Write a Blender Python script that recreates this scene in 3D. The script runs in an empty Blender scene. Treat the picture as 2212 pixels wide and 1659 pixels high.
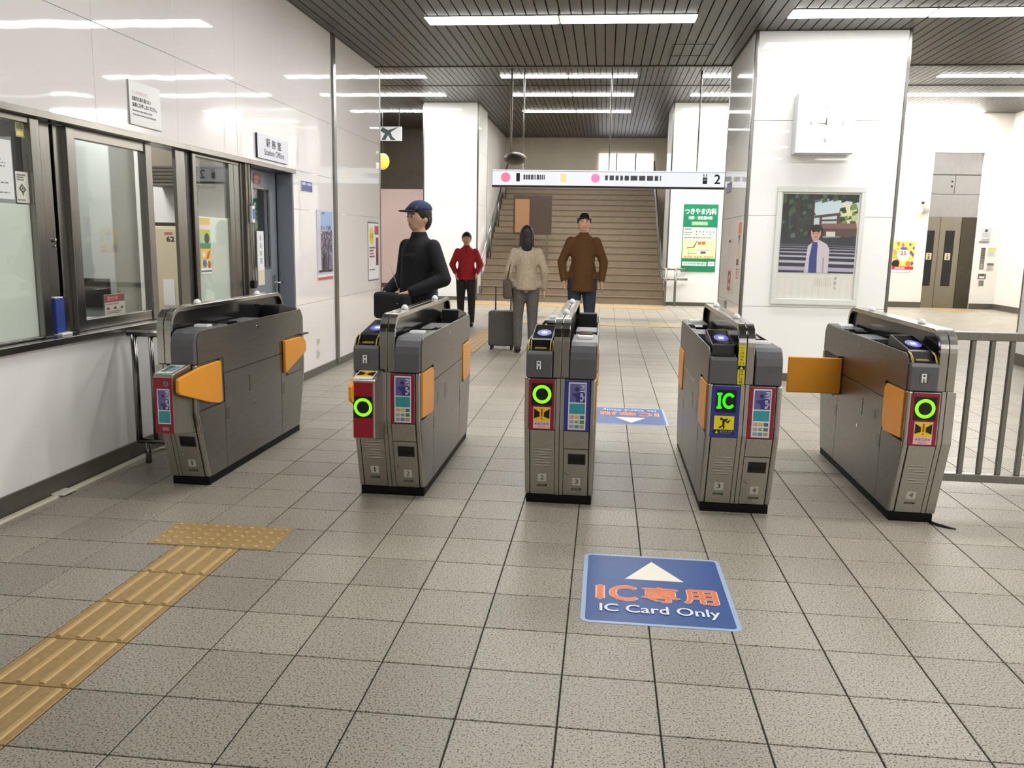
import bpy, bmesh, math, random
from mathutils import Vector, Matrix
random.seed(7)
C = bpy.context.scene.collection
SC = bpy.context.scene
PI = math.pi

# ------------------------------------------------------------------ camera
CAM_H = 1.393
yaw, pitch, roll = math.radians(-6.147), math.radians(9.710), math.radians(1.0597)
fwd = Vector((math.sin(yaw) * math.cos(pitch), math.cos(yaw) * math.cos(pitch), -math.sin(pitch)))
rgt = Vector((math.cos(yaw), -math.sin(yaw), 0))
upv = rgt.cross(fwd)
r2 = math.cos(roll) * rgt + math.sin(roll) * upv
u2 = -math.sin(roll) * rgt + math.cos(roll) * upv
cd = bpy.data.cameras.new('camera')
cd.sensor_width = 36.0
cd.lens = 1809.6 / 2212 * 36
cd.clip_end = 200
cam = bpy.data.objects.new('camera', cd)
C.objects.link(cam)
M = Matrix((r2, u2, -fwd)).transposed().to_4x4()
M.translation = Vector((0, 0, CAM_H))
cam.matrix_world = M
SC.camera = cam

# ------------------------------------------------------------------ world, exposure
SC.view_settings.view_transform = 'Standard'
SC.view_settings.look = 'None'
SC.view_settings.gamma = 1.0
SC.view_settings.use_curve_mapping = False
SC.view_settings.exposure = 1.45
w = bpy.data.worlds.new('world')
SC.world = w
w.use_nodes = True
w.node_tree.nodes['Background'].inputs[0].default_value = (0.9, 0.95, 1.0, 1)
w.node_tree.nodes['Background'].inputs[1].default_value = 0.15
LAMP = 9.0          # radiance of the fluorescent diffusers
def area(name, x, y, z, sx, sy, rad=LAMP, rot=(0, 0, 0), col=(1, .985, .965)):
    d = bpy.data.lights.new(name, 'AREA')
    d.shape = 'RECTANGLE'; d.size = sx; d.size_y = sy
    d.energy = rad * math.pi * sx * sy
    d.color = col
    o = bpy.data.objects.new(name, d)
    o.location = (x, y, z); o.rotation_euler = rot
    C.objects.link(o)
    return o
ZL, ZH = 3.47, 4.45          # heights of the low and the high ceiling
# the same rows of lamps go on behind the camera and over it
for Y in (6.3, 4.0, 1.4, -1.2, -3.8):
    for X in (-1.8, 1.58, 4.96, 8.34):
        for k in (0, 1):
            if X < 0 and (Y < 2 or Y == 4.0 and k): continue
            area('ceiling_lamp_lighting', X + 0.64 + 1.29 * k, Y, ZL - 0.004, 1.25, .25)

# ------------------------------------------------------------------ materials
def lin(c):
    return tuple((v / 12.92 if v <= .04045 else ((v + .055) / 1.055) ** 2.4) for v in (x / 255 for x in c))
_m = {}
def base_mat(name):
    m = bpy.data.materials.new(name); m.use_nodes = True
    return m, m.node_tree, m.node_tree.nodes['Principled BSDF']
def mat(rgb, rough=.5, metal=0., coat=0., emit=0., spec=.5, name=None):
    key = (tuple(rgb), rough, metal, coat, emit, spec)
    if key in _m: return _m[key]
    m, nt, b = base_mat(name or 'paint_%02x%02x%02x' % tuple(int(v) for v in rgb))
    l = lin(rgb)
    b.inputs['Base Color'].default_value = (*l, 1)
    b.inputs['Roughness'].default_value = rough
    b.inputs['Metallic'].default_value = metal
    b.inputs['Coat Weight'].default_value = coat
    b.inputs['Coat Roughness'].default_value = .04
    b.inputs['Specular IOR Level'].default_value = spec
    if emit:
        b.inputs['Emission Color'].default_value = (*l, 1)
        b.inputs['Emission Strength'].default_value = emit
    m.diffuse_color = (*l, 1)
    _m[key] = m
    return m
def N(nt, t, **kw):
    n = nt.nodes.new(t)
    for k, v in kw.items(): setattr(n, k, v)
    return n
def ramp(nt, stops):
    r = N(nt, 'ShaderNodeValToRGB'); e = r.color_ramp.elements
    while len(e) < len(stops): e.new(.5)
    for i, (p, c) in enumerate(stops): e[i].position = p; e[i].color = (*c, 1)
    return r
def mk_tile():
    m, nt, b = base_mat('speckled_granite_tile'); L = nt.links
    g = N(nt, 'ShaderNodeNewGeometry')
    n1 = N(nt, 'ShaderNodeTexNoise'); n1.inputs['Scale'].default_value = 150; n1.inputs['Detail'].default_value = 4; n1.inputs['Roughness'].default_value = .6
    L.new(g.outputs['Position'], n1.inputs['Vector'])
    r1 = ramp(nt, [(.36, lin((46, 43, 38))), (.425, lin((120, 114, 102))), (.455, lin((168, 161, 146))), (.70, lin((184, 177, 162)))])
    L.new(n1.outputs['Fac'], r1.inputs['Fac'])
    # per tile tone: white noise of the snapped position
    mul = N(nt, 'ShaderNodeVectorMath', operation='MULTIPLY_ADD')
    mul.inputs[1].default_value = (1 / .3, 1 / .3, 0); mul.inputs[2].default_value = (1.8924 / .3, -2.2384 / .3, 0)
    L.new(g.outputs['Position'], mul.inputs[0])
    fl = N(nt, 'ShaderNodeVectorMath', operation='FLOOR'); L.new(mul.outputs[0], fl.inputs[0])
    wn = N(nt, 'ShaderNodeTexWhiteNoise', noise_dimensions='3D'); L.new(fl.outputs[0], wn.inputs['Vector'])
    n2 = N(nt, 'ShaderNodeTexNoise'); n2.inputs['Scale'].default_value = .9; n2.inputs['Detail'].default_value = 3
    L.new(g.outputs['Position'], n2.inputs['Vector'])
    ad = N(nt, 'ShaderNodeMath', operation='ADD')
    L.new(wn.outputs['Value'], ad.inputs[0]); L.new(n2.outputs['Fac'], ad.inputs[1])
    mr = N(nt, 'ShaderNodeMapRange'); mr.inputs[1].default_value = .3; mr.inputs[2].default_value = 1.6; mr.inputs[3].default_value = .84; mr.inputs[4].default_value = 1.10
    L.new(ad.outputs[0], mr.inputs[0])
    mx = N(nt, 'ShaderNodeMix', data_type='RGBA', blend_type='MULTIPLY'); mx.inputs[0].default_value = 1
    L.new(r1.outputs[0], mx.inputs[6]); L.new(mr.outputs[0], mx.inputs[7])
    L.new(mx.outputs[2], b.inputs['Base Color'])
    b.inputs['Roughness'].default_value = .34
    rr = N(nt, 'ShaderNodeMapRange'); rr.inputs[3].default_value = .30; rr.inputs[4].default_value = .46
    L.new(n2.outputs['Fac'], rr.inputs[0]); L.new(rr.outputs[0], b.inputs['Roughness'])
    b.inputs['Specular IOR Level'].default_value = .45
    return m
def mk_steel(name, rgb, rough=.3, aniso=.5, axis=2, bump=.02):
    m, nt, b = base_mat(name); L = nt.links
    tc = N(nt, 'ShaderNodeTexCoord'); mp = N(nt, 'ShaderNodeMapping')
    sc = [260, 260, 260]; sc[axis] = 6
    mp.inputs['Scale'].default_value = sc
    L.new(tc.outputs['Object'], mp.inputs['Vector'])
    n = N(nt, 'ShaderNodeTexNoise'); n.inputs['Scale'].default_value = 1; n.inputs['Detail'].default_value = 2
    L.new(mp.outputs[0], n.inputs['Vector'])
    l = lin(rgb)
    r = ramp(nt, [(.3, tuple(v * .88 for v in l)), (.7, tuple(min(1, v * 1.1) for v in l))])
    L.new(n.outputs['Fac'], r.inputs['Fac']); L.new(r.outputs[0], b.inputs['Base Color'])
    b.inputs['Metallic'].default_value = 1; b.inputs['Roughness'].default_value = rough
    bp = N(nt, 'ShaderNodeBump'); bp.inputs['Strength'].default_value = bump * 5; bp.inputs['Distance'].default_value = .0006
    L.new(n.outputs['Fac'], bp.inputs['Height']); L.new(bp.outputs[0], b.inputs['Normal'])
    return m
def mk_panel(name, rgb, rough=.5, wave=.3, coat=1.):
    m, nt, b = base_mat(name); L = nt.links
    g = N(nt, 'ShaderNodeNewGeometry')
    n = N(nt, 'ShaderNodeTexNoise'); n.inputs['Scale'].default_value = 2.2; n.inputs['Detail'].default_value = 1
    L.new(g.outputs['Position'], n.inputs['Vector'])
    bp = N(nt, 'ShaderNodeBump'); bp.inputs['Strength'].default_value = wave; bp.inputs['Distance'].default_value = .004
    L.new(n.outputs['Fac'], bp.inputs['Height']); L.new(bp.outputs[0], b.inputs['Normal']); L.new(bp.outputs[0], b.inputs['Coat Normal'])
    b.inputs['Base Color'].default_value = (*lin(rgb), 1)
    b.inputs['Roughness'].default_value = rough
    b.inputs['Coat Weight'].default_value = coat; b.inputs['Coat Roughness'].default_value = .025; b.inputs['Specular IOR Level'].default_value = 0
    return m
def mk_rough(name, rgb, rough=.6, var=.12, scale=6., bump=0.):
    m, nt, b = base_mat(name); L = nt.links
    g = N(nt, 'ShaderNodeNewGeometry')
    n = N(nt, 'ShaderNodeTexNoise'); n.inputs['Scale'].default_value = scale; n.inputs['Detail'].default_value = 5
    L.new(g.outputs['Position'], n.inputs['Vector'])
    l = lin(rgb)
    r = ramp(nt, [(.3, tuple(v * (1 - var) for v in l)), (.7, tuple(min(1, v * (1 + var)) for v in l))])
    L.new(n.outputs['Fac'], r.inputs['Fac']); L.new(r.outputs[0], b.inputs['Base Color'])
    b.inputs['Roughness'].default_value = rough
    if bump:
        bp = N(nt, 'ShaderNodeBump'); bp.inputs['Strength'].default_value = bump; bp.inputs['Distance'].default_value = .002
        L.new(n.outputs['Fac'], bp.inputs['Height']); L.new(bp.outputs[0], b.inputs['Normal'])
    return m
def mk_glass(name, tint=(.95, .97, .96), rough=.0, mixf=.9):
    m, nt, b = base_mat(name); L = nt.links
    out = nt.nodes['Material Output']
    tr = N(nt, 'ShaderNodeBsdfTransparent'); tr.inputs[0].default_value = (*tint, 1)
    gl = N(nt, 'ShaderNodeBsdfGlossy'); gl.inputs['Roughness'].default_value = .02
    lw = N(nt, 'ShaderNodeLayerWeight'); lw.inputs[0].default_value = .5
    pw5 = N(nt, 'ShaderNodeMath', operation='POWER'); pw5.inputs[1].default_value = 4.0
    L.new(lw.outputs['Facing'], pw5.inputs[0])
    ma = N(nt, 'ShaderNodeMath', operation='MULTIPLY_ADD'); ma.inputs[1].default_value = .75; ma.inputs[2].default_value = .035
    L.new(pw5.outputs[0], ma.inputs[0])
    mx = N(nt, 'ShaderNodeMixShader')
    L.new(ma.outputs[0], mx.inputs[0]); L.new(tr.outputs[0], mx.inputs[1]); L.new(gl.outputs[0], mx.inputs[2])
    L.new(mx.outputs[0], out.inputs[0])
    return m
TILE = mk_tile()
GROUT = mat((34, 30, 25), .8)
STEEL = mk_steel('brushed_steel', (140, 138, 134), .24)
STEEL_H = mk_steel('brushed_steel_sideways', (146, 143, 138), .26, axis=1)
STEEL_D = mk_steel('dull_steel', (138, 134, 127), .36)
GATE = mk_steel('gate_steel', (184, 181, 175), .38, axis=2)
GATE_S = mk_steel('gate_steel_shaded', (134, 131, 126), .36, axis=1)  # gate steel again, with the shade of the sides put into its colour
HOOP = mk_steel('polished_steel', (176, 173, 167), .17, axis=1)
CHROME = mat((200, 198, 192), .12, 1)
PANEL = mk_panel('white_enamel_panel', (241, 238, 237))
PANEL_P = mk_panel('pillar_enamel_panel', (248, 248, 246), wave=.12)
WHITE = mk_rough('white_wall_paint', (246, 244, 242), .55, .02, 2)
HALLW = mk_rough('hall_wall_paint', (238, 234, 228), .5, .02, 1)
BASEB = mk_rough('dark_baseboard', (92, 87, 78), .45, .1, 8)
SLAT = mk_rough('ceiling_slat_paint', (70, 67, 61), .42, .05, 3)
SLATG = mat((26, 24, 21), .8)
ORANGE = mk_rough('orange_flap', (247, 166, 44), .38, .03, 8)
GREYP = mk_rough('grey_plastic', (98, 98, 101), .42, .04, 20)
BLACK = mat((16, 16, 18), .35)
BLACKG = mat((10, 11, 14), .08)
DARK = mat((38, 36, 34), .6)
TACT = mk_rough('tactile_tan', (180, 149, 95), .55, .12, 40)
GLASS = mk_glass('window_glass')
FROST = mk_rough('frosted_film', (240, 246, 238), .5, .03, 3)
_nt = FROST.node_tree
_tl = N(_nt, 'ShaderNodeBsdfTranslucent'); _tl.inputs[0].default_value = (.97, .98, .94, 1)
_ms = N(_nt, 'ShaderNodeMixShader'); _ms.inputs[0].default_value = .55
_nt.links.new(_nt.nodes['Principled BSDF'].outputs[0], _ms.inputs[1]); _nt.links.new(_tl.outputs[0], _ms.inputs[2])
_nt.links.new(_ms.outputs[0], _nt.nodes['Material Output'].inputs[0])
LIGHT = mat((255, 253, 250), .5, emit=LAMP)
LIGHT_H = mat((255, 253, 249), .5, emit=LAMP * 2)      # the lamps of the high hall are stronger
SKIN = mat((214, 168, 140), .5)

# ------------------------------------------------------------------ mesh helpers
WL = {}                                     # world location of every object made here
class MB:
    def __init__(s): s.v = []; s.f = []; s.mi = []; s.mats = []; s.cur = 0
    def m(s, mt):
        if mt not in s.mats: s.mats.append(mt)
        s.cur = s.mats.index(mt); return s
    def add(s, vs, fs):
        o = len(s.v); s.v += [tuple(v) for v in vs]
        for f in fs: s.f.append([i + o for i in f]); s.mi.append(s.cur)
        return s
    def box(s, x0, x1, y0, y1, z0, z1):
        if x0 > x1: x0, x1 = x1, x0
        if y0 > y1: y0, y1 = y1, y0
        if z0 > z1: z0, z1 = z1, z0
        return s.add([(x0, y0, z0), (x1, y0, z0), (x1, y1, z0), (x0, y1, z0), (x0, y0, z1), (x1, y0, z1), (x1, y1, z1), (x0, y1, z1)],
                     [(0, 3, 2, 1), (4, 5, 6, 7), (0, 1, 5, 4), (1, 2, 6, 5), (2, 3, 7, 6), (3, 0, 4, 7)])
    def prism(s, poly, a0, a1, axis='x'):
        # poly: 2D points; axis x -> (y,z), y -> (x,z), z -> (x,y)
        def P(p, a):
            return {'x': (a, p[0], p[1]), 'y': (p[0], a, p[1]), 'z': (p[0], p[1], a)}[axis]
        n = len(poly)
        ar = sum(poly[i][0] * poly[(i + 1) % n][1] - poly[(i + 1) % n][0] * poly[i][1] for i in range(n))
        if (ar < 0) ^ (axis == 'y'): poly = poly[::-1]
        if a0 > a1: a0, a1 = a1, a0
        vs = [P(p, a0) for p in poly] + [P(p, a1) for p in poly]
        fs = [list(range(n))[::-1], list(range(n, 2 * n))]
        fs += [(i, (i + 1) % n, n + (i + 1) % n, n + i) for i in range(n)]
        return s.add(vs, fs)
    def tube(s, pts, r, n=10, cap=True):
        pts = [Vector(p) for p in pts]
        rs = r if isinstance(r, (list, tuple)) else [r] * len(pts)
        base = len(s.v); ref = None
        for i, p in enumerate(pts):
            a = pts[max(i - 1, 0)]; b = pts[min(i + 1, len(pts) - 1)]
            d = (b - a).normalized()
            if ref is None:
                ref = Vector((0, 0, 1)) if abs(d.z) < .9 else Vector((1, 0, 0))
            u = d.cross(ref).normalized(); v = u.cross(d).normalized(); ref = v
            for k in range(n):
                t = 2 * PI * k / n
                s.v.append(tuple(p + rs[i] * (math.cos(t) * u + math.sin(t) * v)))
        for i in range(len(pts) - 1):
            for k in range(n):
                s.f.append([base + i * n + k, base + i * n + (k + 1) % n, base + (i + 1) * n + (k + 1) % n, base + (i + 1) * n + k]); s.mi.append(s.cur)
        if cap:
            s.f.append([base + k for k in range(n)][::-1]); s.mi.append(s.cur)
            e = base + (len(pts) - 1) * n
            s.f.append([e + k for k in range(n)]); s.mi.append(s.cur)
        return s
    def ell(s, c, r, n=12, mn=8, z0=-1., z1=1.):
        c = Vector(c); base = len(s.v)
        if not isinstance(r, (tuple, list)): r = (r, r, r)
        t0, t1 = math.asin(z0), math.asin(z1)
        for j in range(mn + 1):
            t = t0 + (t1 - t0) * j / mn
            for k in range(n):
                a = 2 * PI * k / n
                s.v.append((c.x + r[0] * math.cos(t) * math.cos(a), c.y + r[1] * math.cos(t) * math.sin(a), c.z + r[2] * math.sin(t)))
        for j in range(mn):
            for k in range(n):
                s.f.append([base + j * n + k, base + j * n + (k + 1) % n, base + (j + 1) * n + (k + 1) % n, base + (j + 1) * n + k]); s.mi.append(s.cur)
        s.f.append([base + k for k in range(n)][::-1]); s.mi.append(s.cur)
        s.f.append([base + mn * n + k for k in range(n)]); s.mi.append(s.cur)
        return s
    def build(s, name, parent=None, bevel=0., smooth=False, label=None, xf=None, seg=2, **props):
        me = bpy.data.meshes.new(name)
        o = bpy.data.objects.new(name, me)
        pl = WL.get(parent, Vector((0, 0, 0))) if parent else Vector((0, 0, 0))
        loc = props.pop('origin', None)
        wl = Vector(loc) if loc is not None else (pl if parent else Vector((0, 0, 0)))
        vs = [Vector(v) for v in s.v]
        if xf: vs = [xf(v) for v in vs]
        me.from_pydata([tuple(v - wl) for v in vs], [], s.f)
        for mt in s.mats: me.materials.append(mt)
        me.polygons.foreach_set('material_index', s.mi)
        if smooth: me.polygons.foreach_set('use_smooth', [True] * len(me.polygons))
        me.update()
        C.objects.link(o)
        if parent: o.parent = parent
        o.location = wl - pl
        WL[o] = wl
        if bevel:
            b = o.modifiers.new('bevel', 'BEVEL'); b.width = bevel; b.segments = seg; b.limit_method = 'ANGLE'; b.angle_limit = .6
        if label: o['label'] = label
        for k, v in props.items(): o[k] = v
        return o
def thing(name, loc, label, cat, group=None):
    o = bpy.data.objects.new(name, None); C.objects.link(o)
    o.location = loc; o.empty_display_size = .1
    WL[o] = Vector(loc)
    o['label'] = label; o['category'] = cat
    if group: o['group'] = group
    return o
def struct(name, mb=None, loc=(0, 0, 0), **kw):
    if mb is None:
        o = bpy.data.objects.new(name, None); C.objects.link(o); o.location = loc; WL[o] = Vector(loc)
    else:
        o = mb.build(name, **kw)
    o['kind'] = 'structure'
    return o
def tag(o, label, cat, group=None):
    o['label'] = label; o['category'] = cat
    if group: o['group'] = group
    return o
def bx(mt, *b): return MB().m(mt).box(*b)

# flat print: coloured areas and lettering on one plane, each layer a hair above the last
_font_obj = None
def text_geo(body):
    global _font_obj
    if _font_obj is None:
        c = bpy.data.curves.new('lettering', 'FONT'); c.resolution_u = 3
        _font_obj = bpy.data.objects.new('lettering_source', c); C.objects.link(_font_obj)
    _font_obj.data.body = body
    bpy.context.view_layer.update()
    me = bpy.data.meshes.new_from_object(_font_obj.evaluated_get(bpy.context.evaluated_depsgraph_get()))
    vs = [(v.co.x, v.co.y) for v in me.vertices]; fs = [list(p.vertices) for p in me.polygons]
    bpy.data.meshes.remove(me)
    return vs, fs
class Print:
    def __init__(s, O, U, V, w, h):
        s.O = Vector(O); s.U = Vector(U).normalized(); s.V = Vector(V).normalized(); s.N = s.U.cross(s.V)
        s.w, s.h = w, h; s.mb = MB(); s.k = 0
    def P(s, u, v): return s.O + s.U * (u * s.w) + s.V * (v * s.h) + s.N * (.00013 * s.k)
    def poly(s, pts, rgb, emit=0, rough=.4):
        s.k += 1; s.mb.m(mat(rgb, rough, emit=emit))
        a = sum(pts[i][0] * pts[(i + 1) % len(pts)][1] - pts[(i + 1) % len(pts)][0] * pts[i][1] for i in range(len(pts)))
        if a < 0: pts = pts[::-1]
        s.mb.add([s.P(*p) for p in pts], [list(range(len(pts)))]); return s
    def rect(s, u0, v0, u1, v1, rgb, emit=0, rough=.4):
        return s.poly([(u0, v0), (u1, v0), (u1, v1), (u0, v1)], rgb, emit, rough)
    def disc(s, u, v, r, rgb, emit=0, n=24, asp=None):
        asp = asp or s.w / s.h
        return s.poly([(u + r * math.cos(2 * PI * i / n), v + r * asp * math.sin(2 * PI * i / n)) for i in range(n)], rgb, emit)
    def ring(s, u, v, r0, r1, rgb, emit=0, n=32):
        asp = s.w / s.h; s.k += 1; s.mb.m(mat(rgb, .4, emit=emit))
        vs = []
        for r in (r0, r1):
            vs += [s.P(u + r * math.cos(2 * PI * i / n), v + r * asp * math.sin(2 * PI * i / n)) for i in range(n)]
        s.mb.add(vs, [(i, n + i, n + (i + 1) % n, (i + 1) % n) for i in range(n)]); return s
    def text(s, body, u0, v0, u1, v1, rgb, emit=0, rot=0, bold=0):
        vs, fs = text_geo(body)
        if not vs: return s
        if rot == -90: vs = [(y, -x) for x, y in vs]
        x0 = min(v[0] for v in vs); x1 = max(v[0] for v in vs); y0 = min(v[1] for v in vs); y1 = max(v[1] for v in vs)
        offs = [(0, 0)] if not bold else [(0, 0), (bold, 0), (-bold, 0), (0, bold * s.w / s.h), (0, -bold * s.w / s.h)]
        for du, dv in offs:
            s.k += 1 if du == dv == 0 else .25
            s.mb.m(mat(rgb, .4, emit=emit))
            s.mb.add([s.P(u0 + du + (v[0] - x0) / max(x1 - x0, 1e-6) * (u1 - u0), v0 + dv + (v[1] - y0) / max(y1 - y0, 1e-6) * (v1 - v0)) for v in vs], fs)
        return s
    def lines(s, u0, v0, u1, v1, n, rgb, seed=1, fill=.45):
        rnd = random.Random(seed); s.k += 1; s.mb.m(mat(rgb, .5))
        for i in range(n):
            v = v1 - (v1 - v0) * (i + .5) / n; hh = (v1 - v0) / n * fill / 2
            e = u0 + (u1 - u0) * rnd.uniform(.6, 1)
            u = u0
            while u < e:
                L = rnd.uniform(.03, .09) * (u1 - u0)
                s.mb.add([s.P(u, v - hh), s.P(min(u + L, e), v - hh), s.P(min(u + L, e), v + hh), s.P(u, v + hh)], [(0, 1, 2, 3)])
                u += L + .02 * (u1 - u0)
        return s
    def back(s, t, rgb=(225, 225, 222)):
        # gives the sheet its thickness, behind the print
        k = s.k; s.k = 0; a = [s.P(0, 0), s.P(1, 0), s.P(1, 1), s.P(0, 1)]; s.k = k
        b = [p - s.N * t for p in a]
        s.mb.m(mat(rgb, .4)).add(a + b, [(0, 1, 2, 3), (7, 6, 5, 4), (0, 4, 5, 1), (1, 5, 6, 2), (2, 6, 7, 3), (3, 7, 4, 0)])
        return s
    def build(s, name, parent=None, **kw): return s.mb.build(name, parent, **kw)

# ================================================================== SETTING
XL = -2.905
GX, GY, T = -1.8924, 2.2384, .3
def seen(x, y, z):
    d = Vector((x, y, z - CAM_H)); zc = d.dot(fwd)
    if zc <= .1: return False
    return abs(d.dot(r2) / zc) < .64 and abs(d.dot(u2) / zc) < .49
# floor: grout bed with single tiles
fl = struct('floor', MB().m(GROUT).box(-9.5, 10.5, -6, 26, -.2, -.004))
tiles = []
for i in range(-26, 42):
    for j in range(-28, 79):
        x, y = GX + i * T, GY + j * T
        if x + T < -9.4 or x > 10.3: continue
        if y < 10.6 and x + T / 2 < XL: continue
        if i == 0 and j < 4 and y > .4: continue          # the tactile strip lies here
        tiles.append((x, y))
tiles = [t for t in tiles if not (t[1] < 10.6 and t[0] < XL)] + [(XL, y) for y in sorted({t[1] for t in tiles if t[1] < 10.6})]
vis = sorted([t for t in tiles if seen(t[0] + .15, t[1] + .15, 0) and t[0] > XL + .01], key=lambda t: math.hypot(t[0] + .15, t[1] + .15))[:300]
vset = set(vis)
g = .0026
tm = MB().m(TILE)
def tile_geo(mb, x0, x1, y0, y1, z=0.):
    c = .0015
    mb.add([(x0, y0, -.006), (x1, y0, -.006), (x1, y1, -.006), (x0, y1, -.006), (x0, y0, z - c), (x1, y0, z - c), (x1, y1, z - c), (x0, y1, z - c),
            (x0 + c, y0 + c, z), (x1 - c, y0 + c, z), (x1 - c, y1 - c, z), (x0 + c, y1 - c, z)],
           [(8, 9, 10, 11), (4, 5, 9, 8), (5, 6, 10, 9), (6, 7, 11, 10), (7, 4, 8, 11), (0, 1, 5, 4), (1, 2, 6, 5), (2, 3, 7, 6), (3, 0, 4, 7)])
tile_geo(tm, g, T - g, g, T - g)
first = tm.build('floor_tile', fl)
for k, (x, y) in enumerate(vis):
    o = first if k == 0 else first.copy()
    if k: C.objects.link(o)
    o.location = (x, y, 0)
rest = MB().m(TILE)
for (x, y) in tiles:
    if (x, y) not in vset:
        x1 = x + T
        if x == XL: x1 = GX - 3 * T
        tile_geo(rest, x + g, x1 - g, y + g, y + T - g)
rest.build('floor_tile_field', fl, kind='stuff')

# ceilings: low one over the gates, high one over the hall, laid with planks
cl = struct('ceiling', MB().m(SLATG).box(-3.2, 10.5, -6, 10.6, ZL + .02, ZL + .2))
pw = .1045
n = 0; x = XL + .004
LOWL = [8.35]
while x < 10.3:
    bx(SLAT, x, x + pw - .012, -5.9, 10.55, ZL, ZL + .018).build('ceiling_slat', cl); x += pw
bx(SLAT, XL, 10.4, 10.55, 10.6, ZL - .01, ZL + .2).build('edge_trim', cl)
bx(mat((96, 91, 83), .5), -9.4, 10.4, 10.6, 10.64, ZL, ZH + .1).build('riser_panel', cl)
ch = struct('ceiling', MB().m(SLATG).box(-9.5, 10.5, 10.6, 26, ZH + .02, ZH + .2))
x = -9.3
while x < 10.2:
    bx(SLAT, x, x + pw - .012, 10.64, 17.4, ZH, ZH + .018).build('ceiling_slat', ch)
    x += pw
x = -9.3; far = MB().m(SLAT)
while x < 10.2:
    far.box(x, x + pw - .012, 17.44, 26, ZH, ZH + .018); x += pw
far.build('ceiling_slat_field', ch, kind='stuff')
bx(mat((60, 56, 50), .5), -9.3, 10.2, 17.40, 17.44, ZH - .012, ZH + .02).build('joint_trim', ch)

# hatch in the low ceiling near the clock pillar
for b in ((.62, 1.06, 9.46, 9.475), (.62, 1.06, 10.02, 10.035), (.62, .632, 9.475, 10.02), (1.048, 1.06, 9.475, 10.02)):
    bx(DARK, b[0], b[1], b[2], b[3], ZL - .003, ZL + .002).build('hatch_edge', cl)

# left wall: station office front
wl = struct('wall_left', MB().m(mat((150, 146, 142), .6)).box(-3.12, XL - .012, -6, 10.75, 2.0, ZL + .1)
            .box(-3.12, XL - .012, -6, 6.70, 0, .80).box(-3.25, XL - .012, 7.69, 10.75, 0, 2.0))
cols = [-5.57, -4.64, -3.71, -2.78, -1.85, -.92, .01, .94, 1.87, 2.80, 3.73, 4.66, 5.59, 6.52, 7.45, 8.86]
def pan(y0, y1, z0, z1, k=0):
    q = .0013
    bx(PANEL, XL - .012, XL + random.uniform(-.0006, .0006), y0 + q, y1 - q, z0 + q, z1 - q).build('wall_panel', wl, bevel=.0012)
for a, b in zip(cols, cols[1:]):
    pan(a, b, 2.56, ZL - .002)
    pan(a, b, 2.005, 2.56)
pan(8.95, 10.75, 2.56, ZL - .002)
for z0, z1 in ((.06, .744), (.744, 1.648), (1.648, 2.56)): pan(8.95, 10.75, z0, z1)
for z0, z1 in ((.06, .744), (.744, 1.648), (1.648, 2.005)): pan(7.70, 8.86, z0, z1)
bx(WHITE, XL - .012, XL, -6, 6.72, .095, .80).build('lower_panel', wl)
bx(STEEL, XL - .012, XL + .022, 8.865, 8.945, .02, ZL - .002).build('corner_strip', wl, bevel=.004)
bx(STEEL, XL - .02, XL + .006, 10.74, 10.77, .0, ZL).build('edge_strip', wl, bevel=.003)
we = struct('wall_end', MB().m(WHITE).box(-9.4, XL - .013, 10.66, 10.75, 0, ZL + .2))
bl = struct('baseboard_left', MB().m(BASEB).box(XL - .01, XL + .012, -6, 6.72, 0, .105).box(XL - .01, XL + .012, 7.70, 10.77, 0, .075), bevel=.003)

# office window front: head rail, sill, posts
t1 = struct('trim_1', MB().m(STEEL_H).box(XL - .14, XL + .03, -6, 7.70, 1.965, 2.003), bevel=.003)
t2 = struct('trim_2', MB().m(STEEL_H).box(XL - .16, XL + .045, -6, 6.72, .80, .838), bevel=.004)
t3 = struct('trim_3', MB().m(STEEL_D).box(XL - .16, XL + .01, 6.63, 6.73, .0, 1.965).box(XL - .16, XL + .0, 7.692, 7.702, 0, 1.965), bevel=.003)
def window(n, y0, y1, x, glass, frost=None, mid=None, wide=.06, top=.055, bot=.06):
    w_ = struct('window_%d' % n, loc=(x, (y0 + y1) / 2, .84))
    z0, z1 = .842, 1.962
    for a, b in ((y0, y0 + wide), (y1 - wide, y1)):
        bx(STEEL, x - .035, x + .02, a, b, z0, z1).build('window_stile', w_, bevel=.004)
    bx(STEEL_H, x - .03, x + .012, y0 + wide, y1 - wide, z1 - top, z1).build('window_rail', w_, bevel=.003)
    bx(STEEL_H, x - .03, x + .012, y0 + wide, y1 - wide, z0, z0 + bot).build('window_rail', w_, bevel=.003)
    if mid:
        for (a, b, mt) in mid: bx(mt, x - .035, x + .01, a, b, z0 + bot, z1 - top).build('window_post', w_, bevel=.003)
    bx(GLASS, x - .012, x - .006, y0 + wide, y1 - wide, z0 + bot, z1 - top).build('window_pane', w_)
    if frost:
        a, b, zt = frost
        bx(FROST, x - .0145, x - .0125, a, b, z0 + bot, zt).build('frosted_film', w_)
    return w_
W1 = window(1, 2.9, 4.165, XL - .03, True, (2.96, 4.09, 1.53), wide=.07, top=.03, bot=.01)
W2 = window(2, 4.415, 5.285, XL - .05, True, None, wide=.075)
W3 = window(3, 5.79, 6.63, XL - .03, True, (5.86, 6.40, 1.525), wide=.05, top=.02, bot=.01, mid=[(6.39, 6.47, STEEL), (6.475, 6.58, STEEL)])
W4 = window(4, 1.5, 2.88, XL - .03, True, (1.56, 2.82, 1.53), wide=.07)
W5 = window(5, -6, 1.48, XL - .03, True, (-5.9, 1.42, 1.53), wide=.07)
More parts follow.
